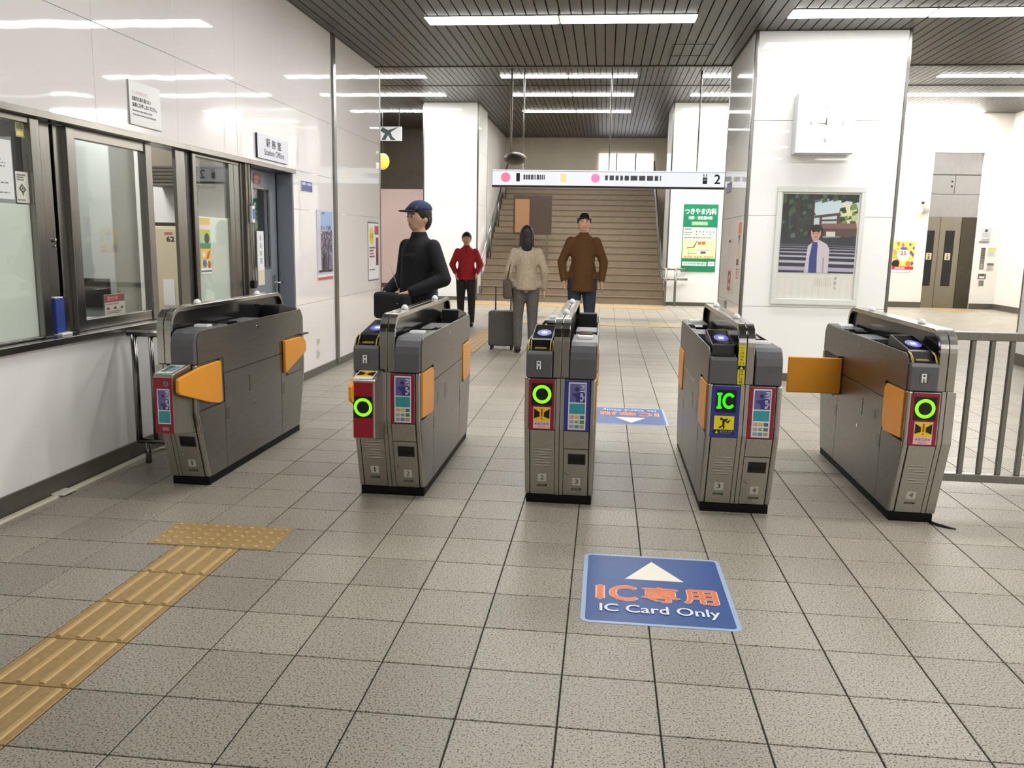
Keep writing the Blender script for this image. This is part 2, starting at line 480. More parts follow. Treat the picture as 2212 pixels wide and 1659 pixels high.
# jambs in the openings between the panes
jb = struct('trim_4', MB().m(STEEL).box(XL - .11, XL - .07, 4.20, 4.33, .842, 1.962).box(XL - .11, XL - .06, 4.345, 4.415, .842, 1.962)
            .box(XL - .045, XL - .02, 5.57, 5.70, .842, 1.962), bevel=.004)
jk = struct('trim_5', MB().m(BLACK).box(XL - .05, XL - .03, 5.703, 5.785, .842, 1.962).box(XL - .17, XL - .15, 4.165, 4.42, .842, 1.9))

# office door in its recess
dr = struct('door_1', loc=(XL - .16, 7.2, 0))
DG = mk_rough('door_blue_grey', (128, 136, 146), .4, .03, 4)
DX = XL - .155
bx(DG, DX - .04, DX, 6.74, 7.13, .01, 1.96).build('door_stile', dr, bevel=.003)
bx(DG, DX - .04, DX, 7.47, 7.685, .01, 1.96).build('door_stile', dr, bevel=.003)
bx(DG, DX - .04, DX, 7.13, 7.47, 1.81, 1.96).build('door_rail', dr, bevel=.003)
bx(DG, DX - .04, DX, 7.13, 7.47, .01, 1.11).build('door_rail', dr, bevel=.003)
bx(STEEL_D, DX - .01, DX + .006, 7.11, 7.49, 1.10, 1.12).box(DX - .01, DX + .006, 7.11, 7.49, 1.80, 1.82).box(DX - .01, DX + .006, 7.11, 7.13, 1.12, 1.8).box(DX - .01, DX + .006, 7.47, 7.49, 1.12, 1.8).build('window_frame', dr)
bx(GLASS, DX - .022, DX - .016, 7.13, 7.47, 1.12, 1.80).build('window_pane', dr)
bx(DG, DX, XL - .001, 7.672, 7.691, 0, 1.962).build('door_jamb', dr)
bx(DG, DX, XL - .001, 6.731, 6.745, 0, 1.962).build('door_jamb', dr)
bx(BLACK, DX + .001, DX + .006, 7.655, 7.672, 0, 1.962).build('corner_gap_strip', dr)  # black strip standing in for the dark gap between door and reveal
dh = bx(CHROME, DX, DX + .015, 7.515, 7.565, .88, 1.04).build('handle_plate', dr, bevel=.003)
MB().m(CHROME).tube([(DX + .01, 7.54, .97), (DX + .055, 7.54, .97), (DX + .06, 7.63, .97)], .009).build('door_handle', dr, smooth=True)
p = Print((DX + .0062, 7.15, 1.845), (0, 1, 0), (0, 0, 1), .155, .08).rect(0, 0, 1, 1, (150, 30, 42)).text('非常口', .1, .45, .9, .9, (235, 200, 205)).lines(.1, .08, .9, .36, 2, (225, 180, 188))
p.build('red_sticker', dr)
p = Print((DX + .009, 7.185, .96), (0, 1, 0), (0, 0, 1), .14, .475).rect(0, .28, 1, 1, (238, 240, 245)).rect(0, 0, 1, .28, (226, 220, 196)).text('係', .35, .82, .65, .92, (40, 40, 46)).text('員', .35, .68, .65, .78, (40, 40, 46)).text('専', .35, .54, .65, .64, (40, 40, 46)).text('用', .35, .40, .65, .50, (40, 40, 46))
p.back(.006); p.build('notice_strip', dr)

# office interior
struct('wall_office', MB().m(mk_rough('office_wall', (206, 206, 198), .6, .03, 2)).box(-6.1, -6.0, 0, 10.6, 0, 2.6).box(-6.1, -3.26, 8.4, 8.5, 0, 2.6).box(-6.1, -3.15, .0, .1, 0, 2.6), bevel=0)
struct('floor_office', MB().m(mat((110, 108, 100), .5)).box(-6.1, -3.12, 0, 8.5, -.003, .02))
struct('ceiling_office', MB().m(mat((190, 190, 184), .6)).box(-6.1, -3.13, 0, 8.5, 2.6, 2.66))
for Y in (1.6, 4.0, 6.2): area('office_lamp_light', -4.2, Y, 2.59, .3, 1.2, 9)

# pillars
def pillar(name, x0, x1, y0, y1, h, joints, strips=True, base=.08, foot=True):
    p_ = struct(name, MB().m(mat((120, 116, 110), .6)).box(x0 + .012, x1 - .012, y0 + .012, y1 - .012, 0, h))
    zs = [base] + joints + [h - .004]
    for a, b in zip(zs, zs[1:]):
        q = .002
        bx(PANEL_P, x0 + .03, x1 - .03, y0, y0 + .012, a + q, b - q).build('pillar_panel', p_, bevel=.001)
        bx(PANEL_P, x0, x0 + .012, y0 + .03, y1 - .03, a + q, b - q).build('pillar_panel', p_, bevel=.001)
        bx(PANEL_P, x1 - .012, x1, y0 + .03, y1 - .03, a + q, b - q).build('pillar_panel', p_, bevel=.001)
    for (a, b) in ((x0, y0), (x1, y0), (x0, y1), (x1, y1)):
        sx, sy = (1 if a == x0 else -1), (1 if b == y0 else -1)
        bx(STEEL, a - .004 * sx, a + .03 * sx, b - .004 * sy, b + .03 * sy, 0, h - .002).build('corner_strip', p_, bevel=.006)
    bx(BASEB, x0 - .006, x1 + .006, y0 - .006, y1 + .006, 0, base).build('skirting', p_)
    return p_
P1 = pillar('pillar', 1.395, 2.865, 8.90, 10.59, ZL, [.77, 1.69, 2.62])
P2 = pillar('pillar', 1.37, 2.75, 19.45, 20.9, ZH, [2.2, 3.4])
P3 = pillar('pillar', -4.24, -2.96, 19.45, 20.9, ZH, [2.2, 3.4])
P4 = pillar('pillar', 5.06, 6.5, 9.2, 10.9, ZL, [.77, 1.69, 2.62], base=.14)
# walls round the hall
struct('wall_back', MB().m(HALLW).box(2.4, 7.47, 20.9, 21.05, 0, ZH + .05).box(8.56, 10.5, 20.9, 21.05, 0, ZH + .05).box(7.47, 8.56, 20.9, 21.05, 3.58, ZH + .05))
struct('baseboard_back', MB().m(BASEB).box(2.4, 7.47, 20.875, 20.9, 0, .13).box(8.56, 9.15, 20.875, 20.9, 0, .13))
struct('wall_right', MB().m(HALLW).box(9.12, 9.25, 12.6, 20.9, 0, ZH + .05).box(10.4, 10.5, -6, 10.6, 0, ZL + .2).box(6.6, 10.5, 12.5, 12.6, 0, ZH + .05))
struct('baseboard_right', MB().m(BASEB).box(9.095, 9.12, 12.6, 20.9, 0, .13))
struct('wall_rear', MB().m(HALLW).box(-3.2, 10.5, -6.1, -6, 0, ZL + .2))
struct('wall_side', MB().m(HALLW).box(-9.5, -9.4, 10.6, 26, 0, ZH + .1))
PINK = mk_rough('pinkish_wall', (240, 216, 210), .5, .02, 1)
BROWN = mk_rough('recess_shade_brown', (84, 74, 62), .5, .1, 3)  # the darkness of the open recess, put into a brown sheet
struct('wall_far', MB().m(PINK).box(-9.4, -3.2, 23.9, 24.0, 0, 2.78).m(BROWN).box(-9.4, -3.2, 23.95, 24.05, 2.78, ZH + .05)
       .m(mk_rough('stair_wall', (210, 200, 180), .55, .04, 2)).box(-3.2, 2.7, 25.9, 26, 0, ZH + .05).m(HALLW).box(2.7, 2.8, 20.9, 26, 0, ZH).box(-3.25, -3.1, 20.9, 26, 0, ZH))
struct('baseboard_far', MB().m(mat((120, 78, 60), .5)).box(-9.4, -3.25, 23.87, 23.9, 0, .12))
# stairs up to the platforms
STONE = mk_rough('stair_stone', (134, 118, 98), .55, .08, 8)
NOSE = mat((96, 84, 66), .6)
sta = struct('stairs', loc=(-.86, 19.4, 0))
for k in range(18):
    y0 = 19.45 + .3 * k
    mb = bx(STONE, -2.95, 1.36, y0, 25.9 if k == 17 else y0 + .36, max(0, .16 * (k - 1)), .16 * (k + 1))
    s_ = mb.build('step', sta)
    bx(NOSE, -2.94, 1.35, y0 - .004, y0 + .05, .16 * (k + 1) - .03, .16 * (k + 1) + .003).build('step_nosing', s_)

# ================================================================== CEILING LIGHTS
FRAME = mat((150, 146, 138), .4)
def ceil_light(x0, y, z, L, label, wd=.27, lm=None):
    r = thing('ceiling_light', (x0 + L / 2, y, z), label, 'ceiling light', 'fluorescent ceiling lights')
    bx(lm or LIGHT, x0 + .008, x0 + L - .008, y - wd / 2, y + wd / 2, z - .012, z + .004).build('diffuser', r, bevel=.006)
    bx(FRAME, x0, x0 + L, y - wd / 2 - .012, y - wd / 2, z - .006, z + .016).box(x0, x0 + L, y + wd / 2, y + wd / 2 + .012, z - .006, z + .016).box(x0, x0 + .008, y - wd / 2, y + wd / 2, z - .006, z + .016).box(x0 + L - .008, x0 + L, y - wd / 2, y + wd / 2, z - .006, z + .016).build('lamp_frame', r)
    return r
ceil_light(-1.80, 8.40, ZL, 1.28, 'ceiling light over the gates, half of its pair nearer the white panel wall')
ceil_light(-.515, 8.40, ZL, 1.28, 'ceiling light over the gates, half of its pair nearer the clock pillar')
ceil_light(1.578, 8.28, ZL, 1.24, 'ceiling light directly before the clock pillar, whole in view')
ceil_light(2.825, 8.28, ZL, 1.24, 'ceiling light before the clock pillar, cut by the picture edge')
PAIRS = [(-6.1, 'pair past the wall end'), (-2.10, 'pair over the stairs sign'), (1.63, 'pair by clock pillar'), (5.80, 'pair towards the elevator')]
for Y, rn in ((16.45, 'hall light in row nearest the gates'), (18.45, 'hall ceiling light in second row'), (20.75, 'hall ceiling light in third row')):
    for X, pn in PAIRS:
        for k, hn in ((0, 'first light'), (1, 'second light')):
            ceil_light(X + 1.29 * k, Y, ZH, 1.28, '%s, %s of the %s' % (rn, hn, pn), lm=LIGHT_H)

# ================================================================== TICKET GATES
CY = 5.065
RED, BLUE = (150, 22, 52), (52, 56, 150)
GREEN = (118, 255, 20)
def fy(z): return -.715 - .11 * max(0, min(1, (z - .045) / .395)) if z < .44 else -.825
def deco_ring(parent, O, w, h, frame=RED, sticker=True, extra=True):
    p = Print(O, (1, 0, 0), (0, 0, 1), w, h).rect(0, 0, 1, 1, frame).rect(.11, .485, .92, .93, (14, 12, 12))
    p.ring(.515, .708, .245, .365, GREEN, .55)
    if sticker:
        p.rect(.19, .02, .86, .455, (244, 196, 206)).rect(.21, .17, .84, .44, (250, 216, 30))
        p.poly([(.22, .22), (.44, .26), (.44, .35), (.22, .42)], (24, 22, 20)).poly([(.83, .22), (.61, .26), (.61, .35), (.83, .42)], (24, 22, 20))
        p.rect(.49, .26, .56, .42, (214, 80, 30)).disc(.525, .22, .035, (214, 80, 30))
        p.disc(.30, .115, .035, (200, 70, 90)).disc(.75, .115, .035, (200, 70, 90)).text('扉注意', .36, .09, .69, .145, (150, 120, 170)).text('閉まります', .38, .045, .68, .07, (110, 70, 90))
    p.back(.004, frame); return p.build('display_panel', parent)
def deco_card(parent, O, w, h, frame=RED, short=False):
    p = Print(O, (1, 0, 0), (0, 0, 1), w, h).rect(0, 0, 1, 1, frame)
    a, b = (.16, .86)
    if short: z0, z1 = .17, .80
    else: z0, z1 = .02, .97
    p.rect(a, z0, b, z1, (240, 240, 252))
    H = z1 - z0
    top = z0 + H * .97; mid = z0 + (H * (.58 if not short else .40))
    p.rect(a + .05, mid, b - .04, top, (112, 108, 168))
    p.poly([(a + .30, mid), (a + .30, mid + .08 * H), (a + .10, mid + .18 * H), (a + .36, mid + .2 * H), (b - .05, mid + .26 * H), (b - .05, mid)], (66, 60, 130)).disc(a + .33, mid + (top - mid) * .7, .085, (58, 54, 118))
    p.text('PiTaPa', b - .235, mid + .02 * H, b - .075, top - .03 * H, (236, 236, 250), rot=-90, bold=.004)
    if short:
        p.rect(a + .05, z0 + .03 * H, b - .04, mid - .03 * H, (60, 164, 172))
    else:
        p.rect(a + .05, z0 + .34 * H, b - .04, z0 + .555 * H, (60, 164, 172)).lines(a + .3, z0 + .36 * H, b - .3, z0 + .39 * H, 1, (70, 120, 190), 3, .8)
        p.rect(a + .03, z0 + .02 * H, b - .03, z0 + .32 * H, (238, 240, 226))
        cs = [(226, 168, 160), (222, 200, 120), (60, 112, 150), (176, 182, 170), (240, 238, 228), (84, 140, 96), (140, 180, 196), (106, 150, 178), (176, 160, 130)]
        for q in range(9):
            u = a + .06 + (q % 3) * .205; v = z0 + H * (.235 - (q // 3) * .1)
            p.rect(u, v, u + .17, v + H * .07, cs[q])
        p.text('IC', a + .29, z0 + H * .145, a + .43, z0 + H * .195, (40, 30, 30), bold=.005)
    if short:
        p.disc(.68, .895, .14, (150, 146, 140)).disc(.68, .895, .09, (96, 92, 90)).rect(.38, .05, .74, .11, (150, 146, 140))
    p.back(.004, frame); return p.build('card_poster', parent)
def deco_ic(parent, O, w, h):
    p = Print(O, (1, 0, 0), (0, 0, 1), w, h).rect(0, 0, 1, 1, BLUE).rect(.14, .49, .88, .93, (10, 10, 8))
    p.rect(.18, .56, .36, .60, (40, 255, 10), .5).rect(.18, .83, .36, .87, (40, 255, 10), .5).rect(.22, .6, .32, .83, (40, 255, 10), .5)
    vs = []
    for i in range(22):
        t = math.radians(38 + (322 - 38) * i / 21); vs.append((.615 + .235 * math.cos(t), .715 + .155 * math.sin(t)))
    vi = []
    for i in range(22):
        t = math.radians(322 - (322 - 38) * i / 21); vi.append((.615 + .135 * math.cos(t), .715 + .098 * math.sin(t)))
    for i in range(21):
        p.k += .02; p.mb.m(mat((40, 255, 10), .4, emit=.5)); p.mb.add([p.P(*vs[i]), p.P(*vs[i + 1]), p.P(*vi[20 - i]), p.P(*vi[21 - i])], [(0, 1, 2, 3)])
    p.rect(.12, .06, .84, .15, (16, 14, 14)).rect(.12, .15, .84, .42, (252, 232, 20))
    K = (34, 22, 14)
    p.disc(.38, .36, .05, K).poly([(.42, .35), (.52, .36), (.5, .24), (.42, .22)], K).poly([(.5, .36), (.6, .37), (.6, .34), (.5, .32)], K).poly([(.5, .33), (.62, .27), (.70, .33), (.67, .35), (.61, .31), (.5, .35)], K)
    p.poly([(.44, .24), (.3, .2), (.32, .17), (.48, .22)], K).poly([(.46, .23), (.52, .23), (.49, .16), (.45, .16)], K)
    p.poly([(.17, .075), (.29, .075), (.23, .135)], (250, 240, 60)).text('飛び出し注意', .34, .10, .80, .135, (214, 206, 230)).rect(.34, .08, .74, .086, (190, 220, 220))
    p.back(.004, BLUE); return p.build('display_panel', parent)
def sheet(parent, name, poly, x, side, mt, t=.006, bevel=.0015):
    # a plate in the plane x = const, lying on the outer side
    return MB().m(mt).prism(poly, x - side * t, x, 'x').build(name, parent, bevel=bevel, xf=lambda v: Vector((v.x + WLx, v.y + WLy, v.z)))
def gate(label, xc, left, right, spec):
    global WLx, WLy
    WLx, WLy = xc, CY
    xf = lambda v: Vector((v.x + xc, v.y + CY, v.z))
    r = thing('ticket_gate', (xc, CY, 0), label, 'ticket gate', 'ticket gates across the concourse')
    def B(mb, name, par=None, **kw): return mb.build(name, par or r, xf=xf, **kw)
    x0 = -.182 if left else -.045
    x1 = .182 if right else .045
    core = [(-.705, .045), (-.815, .44), (-.815, .70), (.815, .70), (.815, .44), (.705, .045)]
    B(MB().m(DARK).prism(core, x0 + .008, x1 - .008, 'x'), 'body')
    B(MB().m(mat((12, 12, 12), .6, spec=.2)).box(x0 + .006, x1 - .006, -.712, .712, 0, .046), 'base_plinth', bevel=.004)
    # outer side plates
    for side, xs in ((-1, x0), (1, x1)):
        outer = left if side < 0 else right
        if not outer:
            sheet(r, 'side_panel', [(-.70, .048), (.70, .048), (.80, .44), (.80, .70), (-.80, .70), (-.80, .44)], xs, side, GATE_S); continue
        wide = spec.get('wide') == side
        f0 = -.49
        sheet(r, 'side_panel', [(-.695, .048), (f0, .048), (f0, .44), (-.80, .44)], xs, side, GATE_S)
        md = sheet(r, 'maintenance_door', [(f0 + .004, .048), (.371, .048), (.371, .604), (f0 + .004, .604)], xs, side, GATE_S)
        sheet(r, 'side_panel', [(.375, .048), (.695, .048), (.80, .44), (.465, .44), (.465, .604), (.375, .604)], xs, side, GATE_S)
        up_ = sheet(r, 'upper_panel', [(-.79, .702), (f0, .702), (f0, .609), (.465, .609), (.465, .702), (.79, .702), (.79, .83), (.765, .868), (.74, .88), (-.74, .88), (-.765, .868), (-.79, .83)], xs, side, GATE_S)
        e = .0012 * side
        for (y, z, a, b) in ((-.46, .365, .022, .035), (.40, .365, .022, .035)):
            B(MB().m(mat((80, 76, 70), .3)).box(xs, xs + e, y - a, y + a, z - b, z + b), 'sensor_window')
        B(MB().m(BLACK).box(xs, xs + e, -.143, -.135, .44, .541), 'door_slot', md)
        B(MB().m(CHROME).tube([(xs, -.071, .364), (xs + e * 2, -.071, .364)], .011, 14), 'door_lock', md)
        B(MB().m(CHROME).tube([(xs, .004, .828), (xs + e * 2, .004, .828)], .012, 14), 'top_lock', up_)
        pr_ = Print((xs + xc + e, CY - .363 - .035 * (1), .455), (0, 1, 0) if side > 0 else (0, -1, 0), (0, 0, 1), .07, .07)
        if side < 0: pr_.O = Vector((xs + xc + e, CY - .363 + .035, .455))
        pr_.ring(.5, .5, .40, .46, (106, 102, 96)).rect(.35, .2, .62, .55, (116, 112, 104)).disc(.5, .7, .12, (116, 112, 104)); pr_.build('embossed_mark', md)
        # flaps
        fx = xs + side * .002
        if wide:
            for m_ in (1, -1): sheet(r, 'recess_panel', [(m_ * -.80, .444), (m_ * -.494, .444), (m_ * -.494, .698), (m_ * -.80, .698)], xs - side * .002, side, GATE_S, .004)
            fl_ = [(-.572, .693), (-.56, .68), (-.56, .462), (-.59, .452), (-.71, .478), (-1.03, .578), (-1.05, .595), (-1.046, .655), (-1.03, .664), (-.80, .690)]
            rf = [(.404, .692), (.74, .689), (.81, .64), (.81, .573), (.41, .467)]
            ff = MB().m(ORANGE).prism(fl_, fx, fx + side * .02, 'x')
            if side < 0: ff.v = [(v[0] + .14 * max(0, -.57 - v[1]), v[1], v[2]) for v in ff.v]      # stands a little open
            fa = B(ff, 'flap', bevel=.004)
            fb = B(MB().m(ORANGE).prism(rf, fx, fx + side * .02, 'x'), 'flap', bevel=.004)
            B(MB().m(BLACK).box(fx, fx + side * .03, .70, .84, .698, .706), 'flap_guide', fb)
            B(MB().m(BLACK).box(fx - side * .01, fx + side * .004, -.562, -.545, .44, .70), 'flap_hinge', fa)
        else:
            fr = [(-.785, .455), (-.53, .438), (-.505, .455), (-.495, .52), (-.495, .665), (-.52, .69), (-.785, .694)]
            if side > 0: pass
            fa = B(MB().m(ORANGE).prism(fr, fx - side * .010, fx + side * .003, 'x'), 'flap', bevel=.002)
            B(MB().m(BLACK).box(fx - side * .012, fx, -.498, -.49, .45, .70), 'flap_hinge', fa)
            if spec.get('rear') == side:
                fb = B(MB().m(ORANGE).box(xs + side * .002, xs + side * (.33 if not right else .22), .325, .345, .478, .705), 'flap', bevel=.006)
                B(MB().m(BLACK).box(xs + side * -.004, xs + side * .03, .345, .37, .47, .715), 'flap_hinge', fb)
            else:
                rr_ = [(.79, .455), (.53, .438), (.50, .455), (.485, .52), (.485, .665), (.50, .69), (.79, .694)]
                B(MB().m(ORANGE).prism(rr_, fx - side * .010, fx + side * .003, 'x'), 'flap', bevel=.002)
    # front and rear cladding
    def clad(name, xa, xb, za, zb, mt, back=False, out=0., bevel=.0015, th=.014):
        zs = sorted({za, zb} | ({.44} if za < .44 < zb else set()))
        pts = [(fy(z) - out, z) for z in zs] + [(fy(z) + th, z) for z in zs[::-1]]
        if back: pts = [(-a, b) for a, b in pts]
        return B(MB().m(mt).prism(pts, xa, xb, 'x'), name, bevel=bevel)
    for bk in (True, False):
        if left:
            clad('corner_post', x0, -.155, .048, .70, GATE, bk, bevel=.009, th=.03)
            fpl = clad('front_panel' if not bk else 'rear_panel', -.152, -.024, .05, .426, GATE, bk)
            clad('upper_front_panel' if not bk else 'upper_rear_panel', -.152, -.024, .43, .695, GATE, bk)
        if right:
            clad('corner_post', .155, x1, .048, .70, GATE, bk, bevel=.009, th=.03)
            fpr = clad('front_panel' if not bk else 'rear_panel', .024, .152, .05, .322, GATE, bk)
            clad('front_panel' if not bk else 'rear_panel', .024, .152, .326, .426, GATE, bk)
            clad('upper_front_panel' if not bk else 'upper_rear_panel', .024, .152, .43, .695, GATE, bk)
        clad('center_strip', -.0215 if left else x0, -.0015, .048, .70, GATE, bk)
        clad('center_strip', .0015, .0215 if right else x1, .048, .70, GATE, bk)
    # details on the sloped foot of the front
    sl = Vector((0, -.11, .395)).normalized()
    def on_slope(u, z, up=.0005):
        nrm = Vector((1, 0, 0)).cross(sl)
        return Vector((xc + u, CY + fy(z), z)) + nrm * up
    def sprint(u, z, wd, ht): return Print(on_slope(u, z), (1, 0, 0), sl, wd, ht)
    if left:
        for k in range(7):
            z = .218 + k * .0155
            p = sprint(-.125, z, .082, .0072).rect(0, 0, 1, 1, (52, 49, 44)).rect(0, .40, 1, 1, (214, 210, 200)); p.build('vent_slot', fpl)
        p = sprint(-.112, .128, .046, .046).rect(0, 0, 1, 1, (196, 194, 184)).text(spec['nl'], .28 if spec['nl'] != '1' else .42, .2, .72 if spec['nl'] != '1' else .58, .8, (44, 42, 40)); p.build('number_plate', fpl)
        p = sprint(-.115, .098, .052, .011).rect(0, 0, 1, 1, (40, 38, 34)).lines(.08, .25, .92, .8, 1, (150, 146, 136), 5, .7); p.build('maker_plate', fpl)
    if right:
        p = sprint(.047, .235, .092, .064).rect(0, 0, 1, 1, (56, 53, 48)).rect(.03, .04, .97, .96, (9, 10, 12), rough=.1); p.build('dark_window', fpr)
        nrm = Vector((1, 0, 0)).cross(sl)
        a = on_slope(.043, .178, 0); ml = MB().m(CHROME).tube([a, a + nrm * .006], .009, 14); ml.m(BLACK).tube([a + nrm * .006, a + nrm * .007], .003, 8); ml.build('key_lock', fpr)
        p = sprint(.072, .112, .044, .046).rect(0, 0, 1, 1, (196, 194, 184)).text(spec['nr'], .28 if spec['nr'] != '1' else .42, .2, .72 if spec['nr'] != '1' else .58, .8, (44, 42, 40)); p.build('number_plate', fpr)
        p = sprint(.068, .083, .052, .011).rect(0, 0, 1, 1, (40, 38, 34)).lines(.08, .25, .92, .8, 1, (150, 146, 136), 6, .7); p.build('maker_plate', fpr)
    yf = CY - .8262
    if spec.get('dl') == 'ring': deco_ring(r, (xc - .162, yf, .43), .132, .262)
    if spec.get('dl') == 'ic': deco_ic(r, (xc - .160, yf, .43), .138, .262)
    if spec.get('dr') == 'red': deco_card(r, (xc + .022, yf, .43), .128, .262, RED)
    if spec.get('dr') == 'blue': deco_card(r, (xc + .022, yf, .43), .130, .262, BLUE)
    # heads: entrance kit at one end, rounded cap at the other
    def unit(s):
        T = lambda v: Vector((xc + s * v.x, CY + s * v.y, v.z))
        def U(mb, name, par=None, **kw): return mb.build(name, par or r, xf=T, **kw)
        a, b = -.176, -.046
        hf = U(MB().m(GREYP).prism([(-.827, .703), (-.827, .822), (-.815, .836), (-.775, .836), (-.775, .703)], a, b, 'x'), 'head_front', bevel=.003)
        U(MB().m(DARK).box(a, b, -.775, .70, .702, .845), 'head_body')
        rh = U(MB().m(BLACK).prism([(-.775, .80), (-.775, .84), (-.748, .843), (-.738, .886), (-.72, .893), (-.44, .938), (-.425, .93), (-.40, .84), (-.40, .80)], a + .012, b - .004, 'x'), 'reader_housing', bevel=.002)
        U(MB().m(BLACKG).add([(a + .018, -.716, .8948), (b - .012, -.716, .8948), (b - .012, -.452, .9372), (a + .018, -.452, .9372)], [(0, 1, 2, 3)]), 'card_reader', rh)
        if spec.get('ticket', True) or s < 0:
            U(MB().m(mat((190, 160, 84), .4)).box(a + .036, b - .034, -.777, -.748, .8445, .8515), 'ticket_slot', rh)
            for q in (a + .005, b - .012):
                U(MB().m(mat((196, 176, 92), .4)).tube([(q, -.815, .838), (q, -.79, .872), (q, -.745, .888)], .0032, 6), 'slot_guide', rh, smooth=True)
                U(MB().m(mat((196, 176, 92), .4)).tube([(q + .012, -.80, .838), (q + .012, -.775, .866), (q + .010, -.745, .884)], .0026, 6), 'slot_guide', rh, smooth=True)
        else:
            U(MB().m(BLACK).box(a + .02, b - .006, -.80, -.75, .836, .842), 'cover_plate', rh)
        # glowing ring of the reader
        sv = Vector((0, .264, .0424)).normalized()
        p = Print(T(Vector((a + .034, -.672, .9022))), (s, 0, 0), (sv.x * s, sv.y * s, sv.z), .076, .125)
        p.disc(.5, .5, .49, (86, 90, 220), .3, asp=1).disc(.5, .5, .44, (12, 12, 30), asp=1).disc(.5, .5, .38, (70, 74, 200), .3, asp=1).poly([(.33, .36), (.67, .36), (.67, .64), (.33, .64)], (226, 228, 255), .45)
        p.build('reader_mark', rh)
        U(MB().m(BLACKG).box(a + .008, b - .004, -.398, -.10, .845, .852), 'sunken_panel')
        U(MB().m(GREYP).box(a + .006, b - .002, -.096, .17, .845, .876), 'top_cover', bevel=.002)
        trc = U(MB().m(BLACK).box(a + .010, b - .006, .17, .40, .845, .866), 'top_recess')
        U(MB().m(BLACKG).prism([(.20, .866), (.38, .866), (.36, .885), (.22, .885)], a + .03, b - .03, 'x'), 'top_slot', trc)
        rc = U(MB().m(GREYP).prism([(.827, .703), (.827, .80), (.818, .838), (.795, .868), (.76, .884), (.40, .884), (.40, .703)], a, b, 'x'), 'rounded_cap', bevel=.003)
        U(MB().m(mat((238, 240, 240), .3)).prism([(.545, .884), (.612, .884), (.602, .898), (.555, .898)], a + .022, b - .026, 'x'), 'indicator_strip', rc, bevel=.003)
        U(MB().m(BLACK).box(a + .03, b - .03, .44, .49, .8842, .8850), 'ticket_outlet', rc)
        if s > 0 and spec.get('icon', True):
            p = Print(T(Vector((-.136, -.8278, .742))), (1, 0, 0), (0, 0, 1), .044, .052)
            p.rect(0, 0, 1, 1, (86, 86, 90)).poly([(.24, .06), (.42, .06), (.42, .42), (.58, .42), (.58, .06), (.76, .06), (.76, .9), (.24, .9)], (244, 246, 248)).disc(.5, .70, .12, (64, 64, 68))
            p.build('card_icon', hf)
    if left: unit(1)
    if right: unit(-1)
    # guard hoop between the two lanes
    def hoop(xa, xb):
        pts = [(-.803, .70)] + [(-.803 + .11 - .11 * math.cos(t), .89 + .11 * math.sin(t)) for t in [i * PI / 2 / 8 for i in range(9)]]
        pts = pts + [(-a, b) for a, b in pts[::-1]]
        inn = [(-.778, .70)] + [(-.778 + .085 - .085 * math.cos(t), .89 + .085 * math.sin(t)) for t in [i * PI / 2 / 8 for i in range(9)]]
        inn = inn + [(-a, b) for a, b in inn[::-1]]
        mb = MB().m(HOOP); n = len(pts)
        mb.add([(xa, *p) for p in pts] + [(xb, *p) for p in pts] + [(xa, *p) for p in inn] + [(xb, *p) for p in inn], [])
        for i in range(n - 1):
            for q in ((i, i + 1, n + i + 1, n + i), (2 * n + i, 3 * n + i, 3 * n + i + 1, 2 * n + i + 1), (i, 2 * n + i, 2 * n + i + 1, i + 1), (n + i, n + i + 1, 3 * n + i + 1, 3 * n + i)):
                mb.f.append(list(q)); mb.mi.append(mb.cur)
        return mb
    B(hoop(-.041, -.0015), 'guard_rail', bevel=.002)
    B(hoop(.0015, .041), 'guard_rail', bevel=.002)
    B(MB().m(mat((34, 33, 34), .16)).prism([(-.77, .70), (-.77, .90), (-.72, .972), (.72, .972), (.77, .90), (.77, .70)], -.018, .018, 'x'), 'guard_infill')
    for y in (-.41, .44):
        B(MB().m(mat((244, 246, 244), .35)).ell((0, y, 1.0), (.021, .026, .026), 14, 6, 0, .999), 'signal_lamp', smooth=True)
    # extension box for the wide lane
    if spec.get('box') == 'A':
        a, b, y0 = .056, .160, -1.032
        eb = B(MB().m(GATE).prism([(y0, .37), (y0, .672), (y0 + .01, .684), (-.826, .712), (-.826, .33)], a, b, 'x'), 'extension_box', bevel=.006)
        deco_card(r, (xc + a + .002, CY + y0 - .0015, .372), .098, .292, RED, short=True)
        sv = Vector((0, .196, .028)).normalized()
        p = Print((xc + a + .012, CY + y0 + .016, .6862), (1, 0, 0), sv, .082, .15).rect(0, 0, 1, 1, (226, 232, 226)).rect(.08, .1, .45, .9, (96, 140, 120)).rect(.55, .2, .92, .8, (150, 180, 200)).lines(.1, .2, .9, .8, 4, (60, 80, 70)); p.build('top_sticker', eb)
    if spec.get('box') == 'B':
        a, b, y0 = -.132, -.016, -.99
        eb = B(MB().m(GATE).prism([(y0, .38), (y0, .672), (y0 + .01, .684), (-.826, .712), (-.826, .34)], a, b, 'x'), 'extension_box', bevel=.006)
        p = Print((xc + a + .002, CY + y0 - .0015, .385), (1, 0, 0), (0, 0, 1), .102, .285).rect(0, 0, 1, 1, (160, 16, 48)).rect(.02, .36, .98, .755, (14, 12, 12)).ring(.5, .555, .32, .465, GREEN, .55)
        p.back(.004, RED); p.build('display_panel', r)
        sv = Vector((0, .154, .028)).normalized()
        p = Print((xc + a - .004, CY + y0 + .016, .6862), (1, 0, 0), sv, .098, .13).rect(0, 0, 1, 1, (240, 238, 228)).rect(.04, .3, .96, .97, (246, 206, 40)).poly([(.06, .4), (.42, .5), (.42, .75), (.06, .9)], (30, 26, 20)).poly([(.94, .4), (.58, .5), (.58, .75), (.94, .9)], (30, 26, 20)).disc(.5, .62, .1, (214, 130, 30)); p.build('top_sticker', eb)
